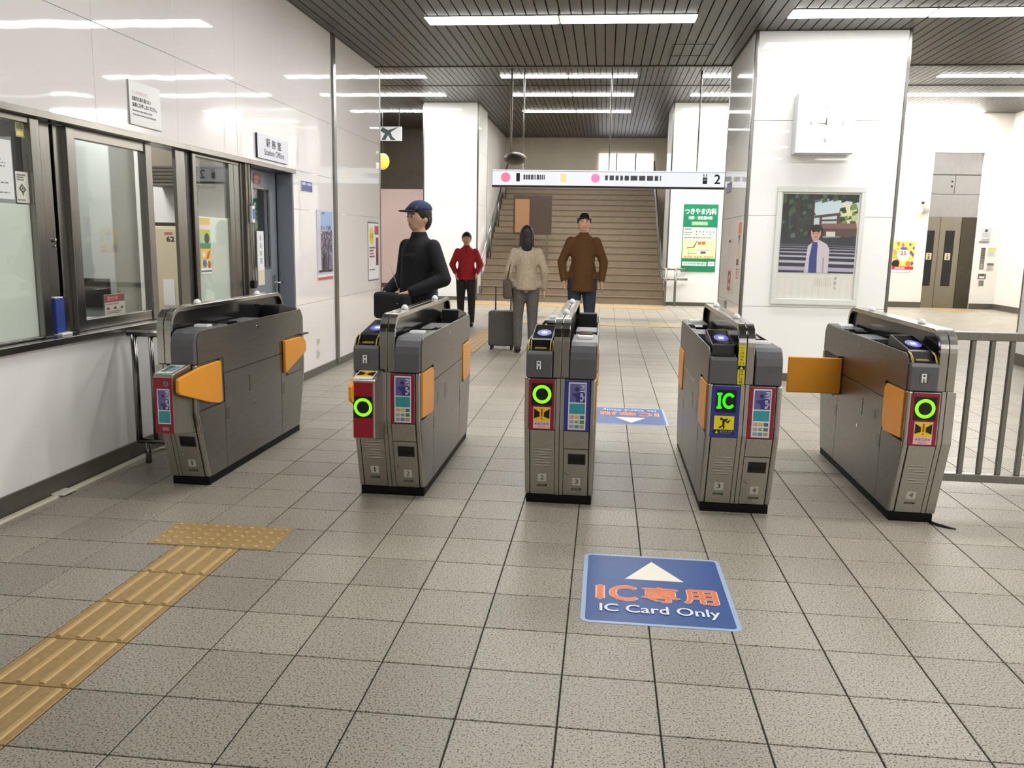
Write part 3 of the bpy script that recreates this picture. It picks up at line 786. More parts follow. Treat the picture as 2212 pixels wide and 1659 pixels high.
    if spec.get('tape'):
        yy = CY - .8036
        p = Print((xc - .038, yy, .70), (1, 0, 0), (0, 0, 1), .034, .20).rect(0, 0, 1, 1, (250, 232, 40)).rect(0, .37, 1, .48, (26, 18, 12)).poly([(.25, .385), (.75, .385), (.5, .465)], (250, 240, 130))
        for ch, v in zip('飛出し注意', (.30, .235, .17, .105, .03)): p.text(ch, .22, v, .8, v + .055, (70, 50, 10))
        for ch, v in zip('ここは改札口', (.93, .85, .77, .68, .60, .51)): p.text(ch, .22, v, .8, v + .058, (70, 50, 10))
        p.build('warning_tape', r)
    return r
gate('single ticket gate numbered 1 by the office wall, red end without green ring', -2.352, False, True, dict(nr='1', wide=1, box='A'))
gate('double ticket gate numbered 1 and 2 with green ring on a red box', -1.120, True, True, dict(nl='1', nr='2', dr='red', wide=-1, box='B'))
gate('double ticket gate numbered 2 and 3 with red-framed ring and blue card poster', -.206, True, True, dict(nl='2', nr='3', dl='ring', dr='blue'))
gate('double ticket gate numbered 3 and 4 with the blue IC display and yellow tape', .719, True, True, dict(nl='3', nr='4', dl='ic', dr='red', ticket=False, icon=False, tape=True, rear=1))
gate('single ticket gate numbered 4 at the barred railing, far orange flap closed', 1.682, True, False, dict(nl='4', dl='ring', rear=-1))

# ================================================================== RAILINGS, FLOOR SIGNS, TACTILE TILES
r = thing('metal_railing', (2.9, 4.75, 0), 'stainless railing with upright bars beside the gate numbered 4', 'railing')
bx(STEEL, 1.735, 4.3, 4.73, 4.77, .908, .955).build('top_rail', r, bevel=.004)
bx(STEEL, 1.735, 4.3, 4.73, 4.77, .122, .168).build('bottom_rail', r, bevel=.004)
x = 1.893
while x < 4.25:
    bx(STEEL, x - .013, x + .013, 4.738, 4.762, .168, .908).build('bar', r, bevel=.003); x += .1
for x in (2.75, 4.0): bx(STEEL, x - .02, x + .02, 4.73, 4.77, 0, .122).build('foot', r)
r = thing('metal_railing', (-2.766, 4.75, 0), 'short stainless railing closing the gap between white wall and gate 1', 'railing')
MB().m(STEEL_H).tube([(-2.85, 4.75, .80), (-2.40, 4.75, .80)], .02, 14).build('top_rail', r, smooth=True)
MB().m(STEEL_H).tube([(-2.82, 4.75, .137), (-2.40, 4.75, .137)], .018, 12).build('bottom_rail', r, smooth=True)
for x, q in ((-2.812, .019), (-2.704, .014), (-2.596, .014), (-2.488, .014)): MB().m(STEEL).tube([(x, 4.75, .137), (x, 4.75, .80)], q, 12).build('bar', r, smooth=True)
MB().m(STEEL).tube([(-2.76, 4.75, 0), (-2.76, 4.75, .13)], .018, 12).build('foot', r, smooth=True)

def floor_sign(x0, y0, w_, h_, flip, label):
    r = thing('floor_sign', (x0 + w_ / 2, y0 + h_ / 2, 0), label, 'floor sign')
    cr = .035
    def rr(ins):
        pts = []
        for cx, cy, a0 in ((1, 1, 0), (-1, 1, 90), (-1, -1, 180), (1, -1, 270)):
            for k in range(6):
                t = math.radians(a0 + 18 * k)
                pts.append((x0 + w_ / 2 + cx * (w_ / 2 - cr) + (cr - ins) * math.cos(t), y0 + h_ / 2 + cy * (h_ / 2 - cr) + (cr - ins) * math.sin(t)))
        return pts
    MB().m(mat((168, 190, 222), .35)).prism(rr(0), 0, .0016, 'z').build('border_sheet', r)
    MB().m(mk_rough('sign_blue', (44, 84, 150), .38, .05, 10)).prism(rr(.018), .0016, .0020, 'z').build('sign_sheet', r)
    if flip: p = Print((x0 + w_, y0 + h_, .0024), (-1, 0, 0), (0, -1, 0), w_, h_)
    else: p = Print((x0, y0, .0024), (1, 0, 0), (0, 1, 0), w_, h_)
    p.poly([(.295, .61), (.705, .61), (.498, .905)], (250, 244, 228))
    OR, WH = (243, 124, 66), (236, 222, 216)
    for bold, c in ((.009, WH), (.004, OR)):
        p.text('I', .108, .31, .138, .49, c, bold=bold * 1.9); p.text('C', .192, .30, .36, .50, c, bold=bold * 1.5)
        p.text('専', .41, .30, .645, .50, c, bold=bold * 1.3); p.text('用', .685, .305, .90, .495, c, bold=bold * 1.3)
    p.text('IC Card Only', .122, .112, .888, .238, (240, 244, 250), bold=.002)
    p.build('lettering', r)
floor_sign(-.046, 2.937, .595, .70, False, 'blue IC Card Only floor sign in front of the gates')
floor_sign(-.046, 6.43, .582, .67, True, 'blue IC Card Only floor sign upside down behind the gates')

tp = thing('tactile_paving', (-1.742, 2.0, 0), 'tan tactile paving strip with raised bars ending in a dotted cross block', 'tactile paving')
SUB = MB().m(TACT); tile_geo(SUB, -1.8924 + g, -1.5924 - g, 0, T - 2 * g, .0005)
BARM = mk_rough('tactile_bar_highlight', (208, 175, 116), .5, .08, 30)  # tile tan made lighter, highlights on the ribs are in the colour
tb = db = None
for j in range(-6, 4):
    y = GY + j * T + g
    mb = MB().m(TACT); tile_geo(mb, -1.8924 + g, -1.5924 - g, y, y + T - 2 * g, .0006)
    t_ = mb.build('bar_tile', tp)
    for k in range(4):
        xc = -1.8924 + .0375 + .075 * k
        MB().m(BARM).prism([(xc - .0105, .0004), (xc + .0105, .0004), (xc + .0065, .0055), (xc - .0065, .0055)], y + .010, y + T - .014, 'y').build('raised_bar', t_)
for k in range(2):
    x0 = -2.035 + .295 * k
    t_ = MB().m(TACT).box(x0 + .001, x0 + .294, 3.447, 3.736, .0, .003).build('dot_tile', tp, bevel=.001)
    d = MB().m(BARM)
    for a in range(5):
        for b in range(5):
            cx, cy = x0 + .0295 + .059 * a, 3.447 + .029 + .058 * b
            d.ell((cx, cy, .003), (.0125, .0125, .005), 10, 3, 0, .98)
    d.build('raised_dots', t_, smooth=True, kind='stuff')
# tactile strips in the hall, far away
t2_ = thing('tactile_paving', (-1.68, 10.8, 0), 'tan tactile paving running away between the gates towards the stairs', 'tactile paving')
for j in range(27, 52):
    y = GY + j * T
    m_ = MB().m(TACT).box(-1.8924 + g, -1.5924 - g, y + g, y + T - g, .0, .003)
    for k in range(4): m_.m(BARM).box(-1.8924 + .025 + .075 * k, -1.8924 + .05 + .075 * k, y + .01, y + T - .01, .003, .006)
    m_.build('bar_tile', t2_)
t3_ = thing('tactile_paving', (.2, 18.9, 0), 'tan tactile warning strip across the foot of the stairs', 'tactile paving')
for k in range(14): MB().m(TACT).box(-2.9 + .3 * k + g, -2.9 + .3 * k + T - g, 18.2, 18.95, 0, .004).build('dot_tile', t3_)
t4_ = thing('tactile_paving', (.8, 14.5, 0), 'thin tan tactile line crossing the hall floor before the stairs', 'tactile paving')
for k in range(1, 34): MB().m(TACT).box(-1.89 + .3 * k + g, -1.89 + .3 * k + T - g, 14.24, 14.54, 0, .004).build('bar_tile', t4_)
t5_ = thing('tactile_paving', (8.4, 19.6, 0), 'tan tactile tiles on the floor before the elevator', 'tactile paving')
for k in range(6): MB().m(TACT).box(7.5 + .3 * (k % 3), 7.5 + .3 * (k % 3) + T - g, 19.9 + .3 * (k // 3), 20.2 + .3 * (k // 3) - g, 0, .004).build('dot_tile', t5_)

# cable cover along the left wall
cc = thing('cable_cover', (-2.865, 3.5, 0), 'thin white cable cover running along the floor at the office wall', 'cable cover')
IV = mat((226, 220, 200), .5)
MB().m(IV).prism([(-2.885, 0), (-2.850, 0), (-2.855, .012), (-2.880, .012)], -1, 4.95, 'y').build('duct', cc)
MB().m(IV).tube([(-2.867, 4.95, .010), (-2.85, 5.05, .012), (-2.75, 5.10, .012), (-2.5, 5.10, .012)], .010, 8).build('bend', cc, smooth=True)
bx(mat((240, 236, 222), .5), -2.895, -2.82, 4.01, 4.13, .010, .016).build('joint_plate', cc, bevel=.002)
ca = MB().m(BLACK).tube([(1.70, 4.33, .012), (1.72, 4.31, .008), (1.76, 4.275, .006), (1.80, 4.25, .005)], [.009, .008, .007, .003], 8).build('loose_cable', smooth=True)
tag(ca, 'short black cable end on the floor at the foot of the single gate numbered 4', 'cable')

# ================================================================== LEFT WALL SIGNS AND WINDOW NOTICES
def wall_sheet(name, y0, y1, z0, z1, x, fill, t, label, cat, draw=None, back=(225, 225, 222), group=None):
    p = Print((x + t, y0, z0), (0, 1, 0), (0, 0, 1), y1 - y0, z1 - z0).rect(0, 0, 1, 1, fill)
    if draw: draw(p)
    p.back(t, back)
    o = p.build(name, origin=(x, (y0 + y1) / 2, (z0 + z1) / 2))
    return tag(o, label, cat, group)
def d_notice(p):
    p.text('きっぷをお持ちの方、', .10, .70, .60, .80, (196, 96, 112)).text('自動改札機を通れない', .10, .56, .68, .66, (60, 58, 58), bold=.003).text('係員にお申し出ください。', .10, .42, .86, .52, (60, 58, 58), bold=.003)
    p.text('Please show station staff your ticket', .10, .31, .70, .36, (90, 88, 90), bold=.002).text('if you cannot use the automatic ticket gates', .10, .22, .82, .27, (110, 106, 110), bold=.002)
    p.rect(0, 0, .012, 1, (120, 118, 116)).rect(0, 0, 1, .012, (130, 128, 128))
wall_sheet('wall_notice', 4.99, 5.36, 2.05, 2.31, XL + .001, (243, 243, 243), .006, 'white notice with red and black lines on the wall above the counter windows', 'notice', d_notice, (176, 174, 172))
def d_office(p):
    for ch, u in zip('駅務室', (.27, .45, .63)): p.text(ch, u, .52, u + .12, .86, (40, 38, 42), bold=.004)
    p.text('Station Office', .20, .18, .84, .42, (70, 68, 78), bold=.002)
wall_sheet('office_sign', 6.865, 7.545, 2.035, 2.232, XL + .001, (226, 228, 240), .018, 'white Station Office sign above the blue-grey door', 'sign', d_office, (50, 44, 52))
def d_blue(p):
    p.rect(.03, .05, .97, .95, (52, 78, 152)).text('精算所・駅務室', .1, .58, .9, .84, (220, 226, 244), bold=.004).text('Fare Adjustment', .1, .34, .85, .48, (170, 186, 226)).text('Station Office', .1, .12, .85, .26, (150, 168, 214))
wall_sheet('direction_plate', 7.89, 8.21, 1.82, 1.925, XL + .001, (230, 232, 242), .004, 'small blue plate on the white wall beside the office door', 'plate', d_blue)
def d_pagoda(p):
    p.rect(.0, .08, 1, 1, (196, 206, 226)).rect(.04, .70, .96, .985, (156, 188, 232)).rect(.04, .12, .96, .70, (96, 92, 110)).rect(.04, .12, .24, .98, (214, 204, 216))
    rnd = random.Random(3)
    for k in range(110):
        u, v = rnd.uniform(.22, .9), rnd.uniform(.3, .78); c = rnd.choice([(70, 66, 84), (130, 124, 146), (176, 160, 178), (200, 188, 204), (86, 84, 104), (150, 130, 150)])
        q = rnd.uniform(.02, .05); p.k -= .7; p.poly([(u - q, v - q * .3), (u + q, v - q * .35), (u + q * .6, v + q * .5), (u - q * .7, v + q * .4)], c)
    p.poly([(.34, .14), (.60, .14), (.52, .36), (.40, .40)], (60, 50, 58)).poly([(.66, .14), (.94, .14), (.92, .34), (.72, .38)], (120, 104, 134)).rect(.06, .12, .94, .15, (40, 44, 40)).rect(.02, .01, .96, .05, (206, 78, 100)).rect(.30, .95, .46, .965, (60, 70, 100))
wall_sheet('scenic_poster', 8.31, 8.81, .95, 1.665, XL + .001, (244, 240, 242), .003, 'tall scenic poster of a grey pagoda town under blue sky with a red bottom line', 'poster', d_pagoda)
def d_ad(p):
    p.rect(.03, .02, .97, .985, (244, 244, 246)).rect(0, .97, 1, .99, (60, 60, 60)).disc(.30, .76, .22, (240, 226, 60)).rect(.60, .78, .98, .93, (186, 60, 72)).rect(.72, .25, .96, .73, (110, 36, 52)).rect(.80, .45, .9, .7, (160, 70, 90))
    for k, c in enumerate([(40, 40, 44), (90, 60, 70), (190, 70, 90), (90, 60, 70)]): p.lines(.10, .54 - .05 * k, .66, .575 - .05 * k, 1, c, k + 2, .8)
    p.text('お得', .18, .71, .42, .80, (120, 100, 20)).lines(.08, .17, .75, .195, 1, (90, 90, 96), 9, .8).rect(0, 0, 1, .012, (40, 40, 44))
wall_sheet('advert_poster', 10.16, 10.645, .87, 1.595, XL + .001, (210, 210, 212), .004, 'white advert poster with yellow spot and red square past the steel strip', 'poster', d_ad, (60, 60, 64))
for k, (z0, z1) in enumerate(((.30, .37), (.16, .25))):
    def d_out(p): p.rect(.1, .1, .9, .9, (206, 204, 196)).rect(.3, .55, .7, .7, (150, 148, 140)).rect(.3, .25, .7, .4, (150, 148, 140))
    wall_sheet('wall_socket', 8.25, 8.33, z0, z1, XL + .001, (222, 220, 212), .006, ('upper' if k == 0 else 'lower') + ' of two pale socket plates low on the wall beyond gate 1', 'socket', d_out)
xg = XL - .030 - .006
def d_paper(p): p.rect(.1, .86, .5, .9, (80, 84, 86)).lines(.06, .08, .92, .8, 13, (120, 126, 126), 4, .35)
wall_sheet('window_notice', 3.60, 3.975, 1.55, 1.835, xg + .0005, (240, 242, 242), .001, 'large white paper notice full of lines in the nearest counter window', 'notice', d_paper)
def d_small(p):
    p.lines(.1, .70, .9, .93, 3, (60, 66, 60), 5, .6).lines(.08, .06, .95, .12, 1, (90, 96, 90), 3, .8)
    p.poly([(.45, .62), (.78, .44), (.58, .33), (.5, .2), (.44, .32), (.2, .45)], (60, 74, 66)).poly([(.47, .55), (.65, .44), (.5, .38), (.34, .46)], (214, 218, 206)).disc(.49, .46, .07, (60, 74, 66))
wall_sheet('window_notice', 3.992, 4.085, 1.536, 1.69, xg + .0005, (226, 226, 214), .001, 'small notice with a black hand symbol beside the large paper in the first window', 'notice', d_small)
def d_yel(p): p.rect(.1, .55, .9, .95, (110, 116, 60)).rect(.1, .1, .9, .4, (236, 220, 140))
wall_sheet('window_sticker', 4.02, 4.08, 1.86, 1.93, xg + .0005, (190, 180, 90), .001, 'olive yellow sticker in the upper corner of the first counter window', 'sticker', d_yel)
xg2 = XL - .050 - .006
def d_red(p):
    p.rect(0, .62, 1, .98, (136, 62, 60)).text('受付中', .12, .68, .66, .92, (214, 170, 168)).rect(.78, .66, .95, .88, (110, 74, 62)).lines(.05, .48, .95, .58, 1, (120, 112, 104), 3, .6)
    for u in (.14, .5, .84): p.poly([(u - .1, .28), (u + .1, .28), (u, .42)], (70, 66, 54))
    p.lines(.1, .06, .9, .22, 2, (120, 104, 96), 6, .5)
wall_sheet('window_sticker', 4.71, 4.92, .905, 1.03, xg2 + .0005, (186, 178, 166), .001, 'red and white warning sticker low on the sliding counter window', 'sticker', d_red)
def d_col(p):
    p.rect(0, .86, 1, .98, (226, 196, 110)).rect(0, .78, 1, .86, (240, 214, 220)).rect(0, .66, 1, .78, (196, 206, 90)).rect(0, .54, 1, .66, (180, 206, 180)).disc(.65, .62, .24, (70, 76, 50)).rect(0, .44, 1, .54, (90, 146, 90)).rect(0, .24, 1, .44, (238, 190, 90))
    p.poly([(.5, .25), (.75, .27), (.95, .42), (.7, .38)], (190, 90, 40)).disc(.3, .34, .13, (240, 220, 220)).rect(0, .10, 1, .25, (226, 206, 150)).disc(.35, .18, .18, (60, 110, 170)).disc(.78, .16, .17, (200, 100, 50)).rect(0, .03, 1, .06, (110, 116, 120))
wall_sheet('window_poster', 5.90, 6.065, 1.11, 1.525, xg + .0006, (244, 240, 236), .001, 'colourful narrow leaflet poster at the edge of the frosted window', 'poster', d_col)
fo = thing('blue_folder', (-2.97, 4.28, .845), 'blue folder standing in the gap of the counter windows', 'folder')
bx(mat((32, 62, 140), .5), -2.995, -2.945, 4.238, 4.312, .845, 1.04).build('cover', fo, bevel=.003)
bx(mat((236, 236, 230), .6), -2.99, -2.95, 4.24, 4.31, 1.04, 1.046).build('paper_edge', fo)
wh = bx(mat((240, 240, 236), .5), -2.99, -2.92, 4.24, 4.33, .839, .852).build('note_pad', bevel=.002, origin=(-2.95, 4.28, .839)); tag(wh, 'small white note pad lying on the sill at the counter gap', 'note pad')
lk = thing('window_latch', (XL - .07, 4.31, 1.33), 'small chrome latch on the steel jamb between the counter windows', 'latch')
MB().m(CHROME).tube([(XL - .07, 4.305, 1.35), (XL - .055, 4.305, 1.35)], .011, 14).tube([(XL - .07, 4.305, 1.318), (XL - .06, 4.305, 1.318)], .006, 10).build('latch_button', lk, smooth=True)
# conduit with key box on the post by the door
cn = thing('conduit_pipe', (XL + .025, 6.70, .9), 'thin steel conduit with blue tag and hanging black padlock beside the office door', 'conduit')
MB().m(STEEL).tube([(XL + .025, 6.70, 1.965), (XL + .025, 6.70, 1.66), (XL + .022, 6.675, 1.635)], .009, 10).build('pipe', cn, smooth=True)
bx(mat((226, 230, 232), .4), XL + .012, XL + .034, 6.675, 6.735, 1.50, 1.635).build('tag_box', cn, bevel=.003)
bx(mat((60, 120, 196), .4), XL + .0345, XL + .036, 6.684, 6.726, 1.53, 1.61).build('blue_label', cn)
MB().m(STEEL_D).tube([(XL + .022, 6.70, 1.50), (XL + .022, 6.705, 1.30), (XL + .024, 6.72, 1.10), (XL + .026, 6.715, 1.02)], .005, 8).build('chain', cn, smooth=True)
bx(BLACK, XL + .012, XL + .04, 6.67, 6.72, .965, 1.03).build('padlock', cn, bevel=.004)

# office things seen through the windows
lo = thing('steel_locker', (-3.66, 7.0, .02), 'beige steel locker marked 62 inside the office', 'locker')
BE = mk_rough('beige_steel', (214, 200, 172), .45, .03, 4)
bx(BE, -3.85, -3.47, 6.752, 7.25, .02, 1.46).build('cabinet_body', lo, bevel=.005)
bx(BE, -3.84, -3.48, 6.744, 6.752, .06, 1.44).build('locker_door', lo, bevel=.003)
p = Print((-3.72, 6.7425, 1.30), (1, 0, 0), (0, 0, 1), .17, .12).text('62', .4, .28, .8, .62, (60, 56, 50), bold=.01).lines(.3, .72, .9, .95, 1, (206, 110, 80), 3, .8); p.build('number_mark', lo)
bx(mat((240, 240, 236), .6), -3.70, -3.60, 6.741, 6.7435, .80, 1.02).build('paper_note', lo)
bx(mat((60, 52, 44), .6), -3.84, -3.50, 6.76, 7.2, 1.46, 1.49).build('tray', lo)
pw_ = struct('wall_partition', MB().m(mat((226, 224, 220), .6)).box(-4.2, -3.28, 7.26, 7.32, .02, 2.6))
ac = thing('air_conditioner', (-3.62, 7.1, 1.8), 'grey-brown louvred air conditioner inside the office', 'air conditioner')
AC = mat((128, 120, 106), .5)
bx(AC, -3.95, -3.45, 6.98, 7.255, 1.80, 2.15).build('case', ac, bevel=.01)
for k in range(5): bx(mat((84, 78, 68), .5), -3.92, -3.48, 6.968, 6.98, 1.83 + .03 * k, 1.845 + .03 * k).build('louvre', ac)
so = thing('wall_socket', (-3.67, 7.26, 1.72), 'wall socket with a black cord behind the open counter window', 'socket')
bx(mat((206, 190, 176), .5), -3.72, -3.62, 7.248, 7.26, 1.66, 1.80).build('socket_plate', so, bevel=.002)
MB().m(BLACK).tube([(-3.67, 7.245, 1.72), (-3.62, 7.22, 1.66), (-3.62, 7.2, 1.58), (-3.66, 7.18, 1.49)], .007, 8).build('cord', so, smooth=True)
cb = thing('wall_cabinet', (-4.6, 7.25, 1.2), 'pale grey switch cabinet with louvres seen dimly through the sliding window', 'cabinet')
bx(mat((176, 182, 178), .5), -5.3, -4.25, 6.95, 7.5, .02, 2.2).build('cabinet_body', cb, bevel=.01)
for q in range(3): bx(mat((120, 124, 120), .5), -5.0, -4.6, 6.94, 6.95, 1.35 + .05 * q, 1.37 + .05 * q).build('louvre', cb)
MB().m(DARK).box(-5.2, -4.3, 6.9, 6.94, .75, 1.0).build('dark_shelf', cb)
ds = thing('office_desk', (-4.3, 5.2, .02), 'pale office desk with a dark screen behind the counter', 'desk')
bx(mat((190, 190, 184), .5), -5.2, -3.6, 4.6, 6.2, .70, .74).build('desk_top', ds, bevel=.004)
for a, b in ((-5.15, 4.65), (-3.65, 4.65), (-5.15, 6.15), (-3.65, 6.15)): bx(STEEL_D, a - .02, a + .02, b - .02, b + .02, .02, .70).build('leg', ds)
mo = thing('computer_monitor', (-4.4, 5.9, .74), 'dark computer screen standing on the office desk', 'monitor')
bx(BLACK, -4.65, -4.15, 5.9, 5.93, .84, 1.16).build('screen', mo, bevel=.004)
bx(BLACK, -4.44, -4.36, 5.91, 5.95, .75, .9).build('stand', mo); bx(BLACK, -4.52, -4.28, 5.82, 6.0, .741, .752).build('base', mo)

# ================================================================== CLOCK PILLAR
ck = thing('wall_clock', (2.08, 8.82, 2.57), 'square white wall clock box high on the white pillar', 'clock')
bx(mat((196, 198, 200), .4), 1.80, 2.36, 8.735, 8.899, 2.285, 2.855).build('clock_case', ck, bevel=.008)
bx(mat((250, 250, 250), .35), 1.806, 2.354, 8.726, 8.736, 2.292, 2.848).build('clock_face', ck, bevel=.004)
p = Print((1.806, 8.7255, 2.292), (1, 0, 0), (0, 0, 1), .548, .556)
LG = (150, 150, 150)
p.text('12', .46, .74, .55, .81, LG).text('6', .485, .18, .525, .25, (110, 110, 110)).text('9', .22, .46, .26, .53, (120, 120, 120)).text('3', .76, .46, .80, .53, LG); p.build('numerals', ck)
p = Print((1.806, 8.7245, 2.292), (1, 0, 0), (0, 0, 1), .548, .556)
p.poly([(.49, .47), (.515, .47), (.512, .60), (.498, .60)], (80, 80, 80)).poly([(.49, .49), (.49, .51), (.30, .50)], (110, 110, 110)); p.build('hands', ck)
fr = thing('framed_poster', (2.13, 8.89, .82), 'framed photo poster of a person in a white coat and blue scarf on shrine steps', 'poster')
FRM = mat((222, 224, 218), .35)
for b in ((1.70, 2.56, .80, .86), (1.70, 2.56, 1.925, 1.985), (1.70, 1.745, .86, 1.925), (2.515, 2.56, .86, 1.925)):
    bx(FRM, b[0], b[1], 8.872, 8.8995, b[2], b[3]).build('frame', fr, bevel=.006)
p = Print((1.745, 8.8965, .86), (1, 0, 0), (0, 0, 1), .77, 1.065)
Wc = (240, 239, 230)
p.rect(0, 0, 1, 1, Wc)
z0 = .25; hh = .735
def q(pts): return [(a * .96 + .02, z0 + b * hh) for a, b in pts]
p.poly(q([(0, 0), (1, 0), (1, 1), (0, 1)]), (30, 44, 42))
p.poly(q([(.40, .42), (1, .42), (1, .9), (.40, .96)]), (206, 226, 232))
p.poly(q([(.78, .6), (1, .6), (1, .82), (.8, .9)]), (236, 232, 186))
p.poly(q([(0, .42), (.40, .42), (.40, 1), (0, 1)]), (38, 52, 44))
rnd = random.Random(5)
for k in range(150):
    u = rnd.random(); v = rnd.uniform(.45, 1)
    if .44 < u < .76 and v < .90: continue
    c = rnd.choice([(24, 40, 36), (46, 66, 52), (70, 96, 60), (30, 44, 50), (90, 116, 104)]) if u < .45 or v > .88 else rnd.choice([(70, 110, 50), (120, 150, 70), (40, 66, 40), (206, 214, 150), (60, 90, 44)])
    s_ = rnd.uniform(.015, .05); p.k -= .8; p.poly(q([(max(0, u - s_), max(.44, v - s_)), (min(1, u + s_), max(.44, v - s_ * .4)), (min(1, u + s_ * .5), min(1, v + s_)), (max(0, u - s_ * .8), min(1, v + s_ * .6))]), c)
for u in (.06, .21, .40): p.poly(q([(u - .02, .44), (u + .03, .44), (u + .02, 1), (u - .01, 1)]), (60, 44, 40) if u > .1 else (44, 38, 36))
p.poly(q([(.43, .73), (.76, .77), (.78, .74), (.43, .70)]), (84, 66, 64)).poly(q([(.50, .48), (.53, .48), (.53, .72), (.50, .72)]), (86, 62, 56)).poly(q([(.73, .48), (.77, .48), (.77, .74), (.73, .74)]), (96, 62, 54)).poly(q([(.52, .66), (.74, .67), (.74, .69), (.52, .68)]), (70, 56, 54))
p.poly(q([(.53, .57), (.99, .57), (.99, .64), (.53, .63)]), (138, 96, 88)).poly(q([(.53, .47), (1, .47), (1, .57), (.53, .57)]), (92, 66, 58)).poly(q([(.60, .47), (.72, .47), (.72, .53), (.60, .53)]), (226, 222, 206))
p.poly(q([(0, 0), (1, 0), (1, .47), (0, .43)]), (40, 44, 58))
for v, th, c in ((.03, .05, (186, 182, 204)), (.125, .034, (196, 194, 212)), (.20, .024, (190, 188, 206)), (.255, .017, (180, 178, 196)), (.298, .012, (164, 164, 182)), (.33, .009, (140, 142, 160)), (.355, .006, (116, 120, 138))):
    p.poly(q([(0, v), (1, v - .012), (1, v - .012 + th), (0, v + th)]), c)
p.poly(q([(.34, 0), (.66, 0), (.66, .30), (.62, .37), (.52, .42), (.46, .42), (.37, .34), (.36, .2)]), (216, 208, 216)).poly(q([(.40, 0), (.51, 0), (.50, .22), (.50, .39), (.43, .40), (.40, .2)]), (44, 66, 140)).poly(q([(.58, 0), (.6, 0), (.6, .2), (.58, .2)]), (176, 166, 180))
p.poly(q([(.375, .44), (.555, .44), (.565, .54), (.53, .605), (.47, .62), (.40, .605), (.365, .54)]), (22, 17, 18)).poly(q([(.43, .41), (.50, .41), (.53, .48), (.53, .545), (.40, .545), (.40, .48)]), (208, 160, 142)).poly(q([(.395, .55), (.43, .515), (.47, .53), (.50, .512), (.535, .55)]), (22, 17, 18)).rect(.425, .615, .445, .621, (40, 30, 30)).rect(.475, .615, .495, .621, (40, 30, 30)).poly(q([(.45, .455), (.49, .455), (.48, .465), (.46, .465)]), (150, 70, 66))
for ch, v in zip('伊勢へ', (.185, .14, .095)): p.text(ch, .745, v, .775, v + .03, (130, 128, 116))
for k in range(8): p.lines(.50 + .028 * k, .12, .508 + .028 * k, .20, 6, (190, 176, 160), k + 1, .7)
p.build('photo_print', fr)
bx(mk_glass('poster_glass', (1, 1, 1)), 1.745, 2.515, 8.886, 8.889, .86, 1.925).build('cover_glass', fr)
# plates and poster on the shaded left face of the pillar
def side_sheet(name, y0, y1, z0, z1, fill, label, cat, draw=None):
    p = Print((1.3925, y1, z0), (0, -1, 0), (0, 0, 1), y1 - y0, z1 - z0).rect(0, 0, 1, 1, fill)
    if draw: draw(p)
    p.back(.002)
    return tag(p.build(name, origin=(1.3945, (y0 + y1) / 2, (z0 + z1) / 2)), label, cat)
side_sheet('direction_plate', 9.95, 10.35, 1.98, 2.10, (66, 84, 132), 'small blue plate high on the shaded side of the clock pillar', 'plate', lambda p: p.lines(.1, .15, .9, .85, 3, (170, 184, 214), 3, .5))
def d_eight(p):
    p.rect(.06, .72, .3, .76, (60, 52, 46)).ring(.38, .26, .10, .17, (190, 40, 56)).ring(.38, .17, .12, .19, (190, 40, 56)).rect(.2, .32, .5, .7, (214, 206, 216)).lines(.1, .03, .7, .08, 2, (120, 112, 110), 2, .5)
side_sheet('pillar_poster', 9.35, 9.95, .86, 1.63, (216, 208, 200), 'pale poster with a red figure eight on the side of the clock pillar', 'poster', d_eight)
def d_thin(p): p.rect(.1, .8, .9, .98, (222, 130, 86)).poly([(.2, .78), (.7, .78), (.4, .6)], (96, 72, 52)).rect(.4, .4, .8, .6, (226, 204, 130)).rect(.05, .30, .6, .40, (96, 64, 50)).lines(.1, .08, .7, .26, 4, (226, 120, 130), 2, .5)
side_sheet('pillar_poster', 9.03, 9.28, .98, 1.64, (220, 208, 200), 'narrow orange and yellow poster next to the steel corner of the clock pillar', 'poster', d_thin)
side_sheet('small_plate', 9.80, 9.98, .66, .76, (84, 92, 110), 'small dark plate low on the side of the clock pillar', 'plate', lambda p: p.rect(.2, .2, .8, .5, (120, 128, 140)))

# ================================================================== HALL: ELEVATOR SIDE
el = thing('elevator_doors', (8.0, 20.95, 0), 'steel elevator doors with two dark window strips in the far white wall', 'elevator')
ED = mk_steel('elevator_steel', (146, 140, 126), .35)
EB = mk_steel('elevator_upper_steel', (168, 168, 168), .4)
bx(ED, 7.47, 7.765, 20.96, 21.0, 0, 2.12).build('door_leaf', el)
bx(ED, 7.772, 8.24, 20.95, 20.99, 0, 2.12).build('door_leaf', el)
bx(mk_steel('elevator_jamb', (84, 80, 70), .4), 8.24, 8.555, 20.93, 20.99, 0, 2.12).build('door_jamb', el)
for a, b, y in ((7.48, 7.66, 20.957), (7.895, 8.105, 20.947)):
    bx(BLACKG, a, b, y, y + .005, .515, 1.808).build('window_strip', el)
    p = Print((a + .035, y - .001, 1.13), (1, 0, 0), (0, 0, 1), .12, .16).rect(0, 0, 1, 1, (216, 206, 170)).disc(.5, .75, .14, (60, 56, 40)).poly([(.3, .1), (.7, .1), (.6, .6), (.4, .6)], (90, 84, 66)); p.build('window_sticker', el)
bx(EB, 7.472, 8.558, 20.95, 21.0, 2.65, 3.07).build('upper_panel', el); bx(EB, 7.472, 8.558, 20.955, 21.0, 3.09, 3.58).build('upper_panel', el); bx(EB, 7.472, 8.558, 20.955, 21.0, 2.125, 2.64).build('upper_panel', el)
bx(DARK, 7.99, 8.0, 20.945, 20.95, 2.66, 3.06).box(7.472, 8.558, 20.952, 20.956, 3.07, 3.09).box(7.472, 8.558, 20.952, 20.956, 2.64, 2.65).build('panel_joint', el)
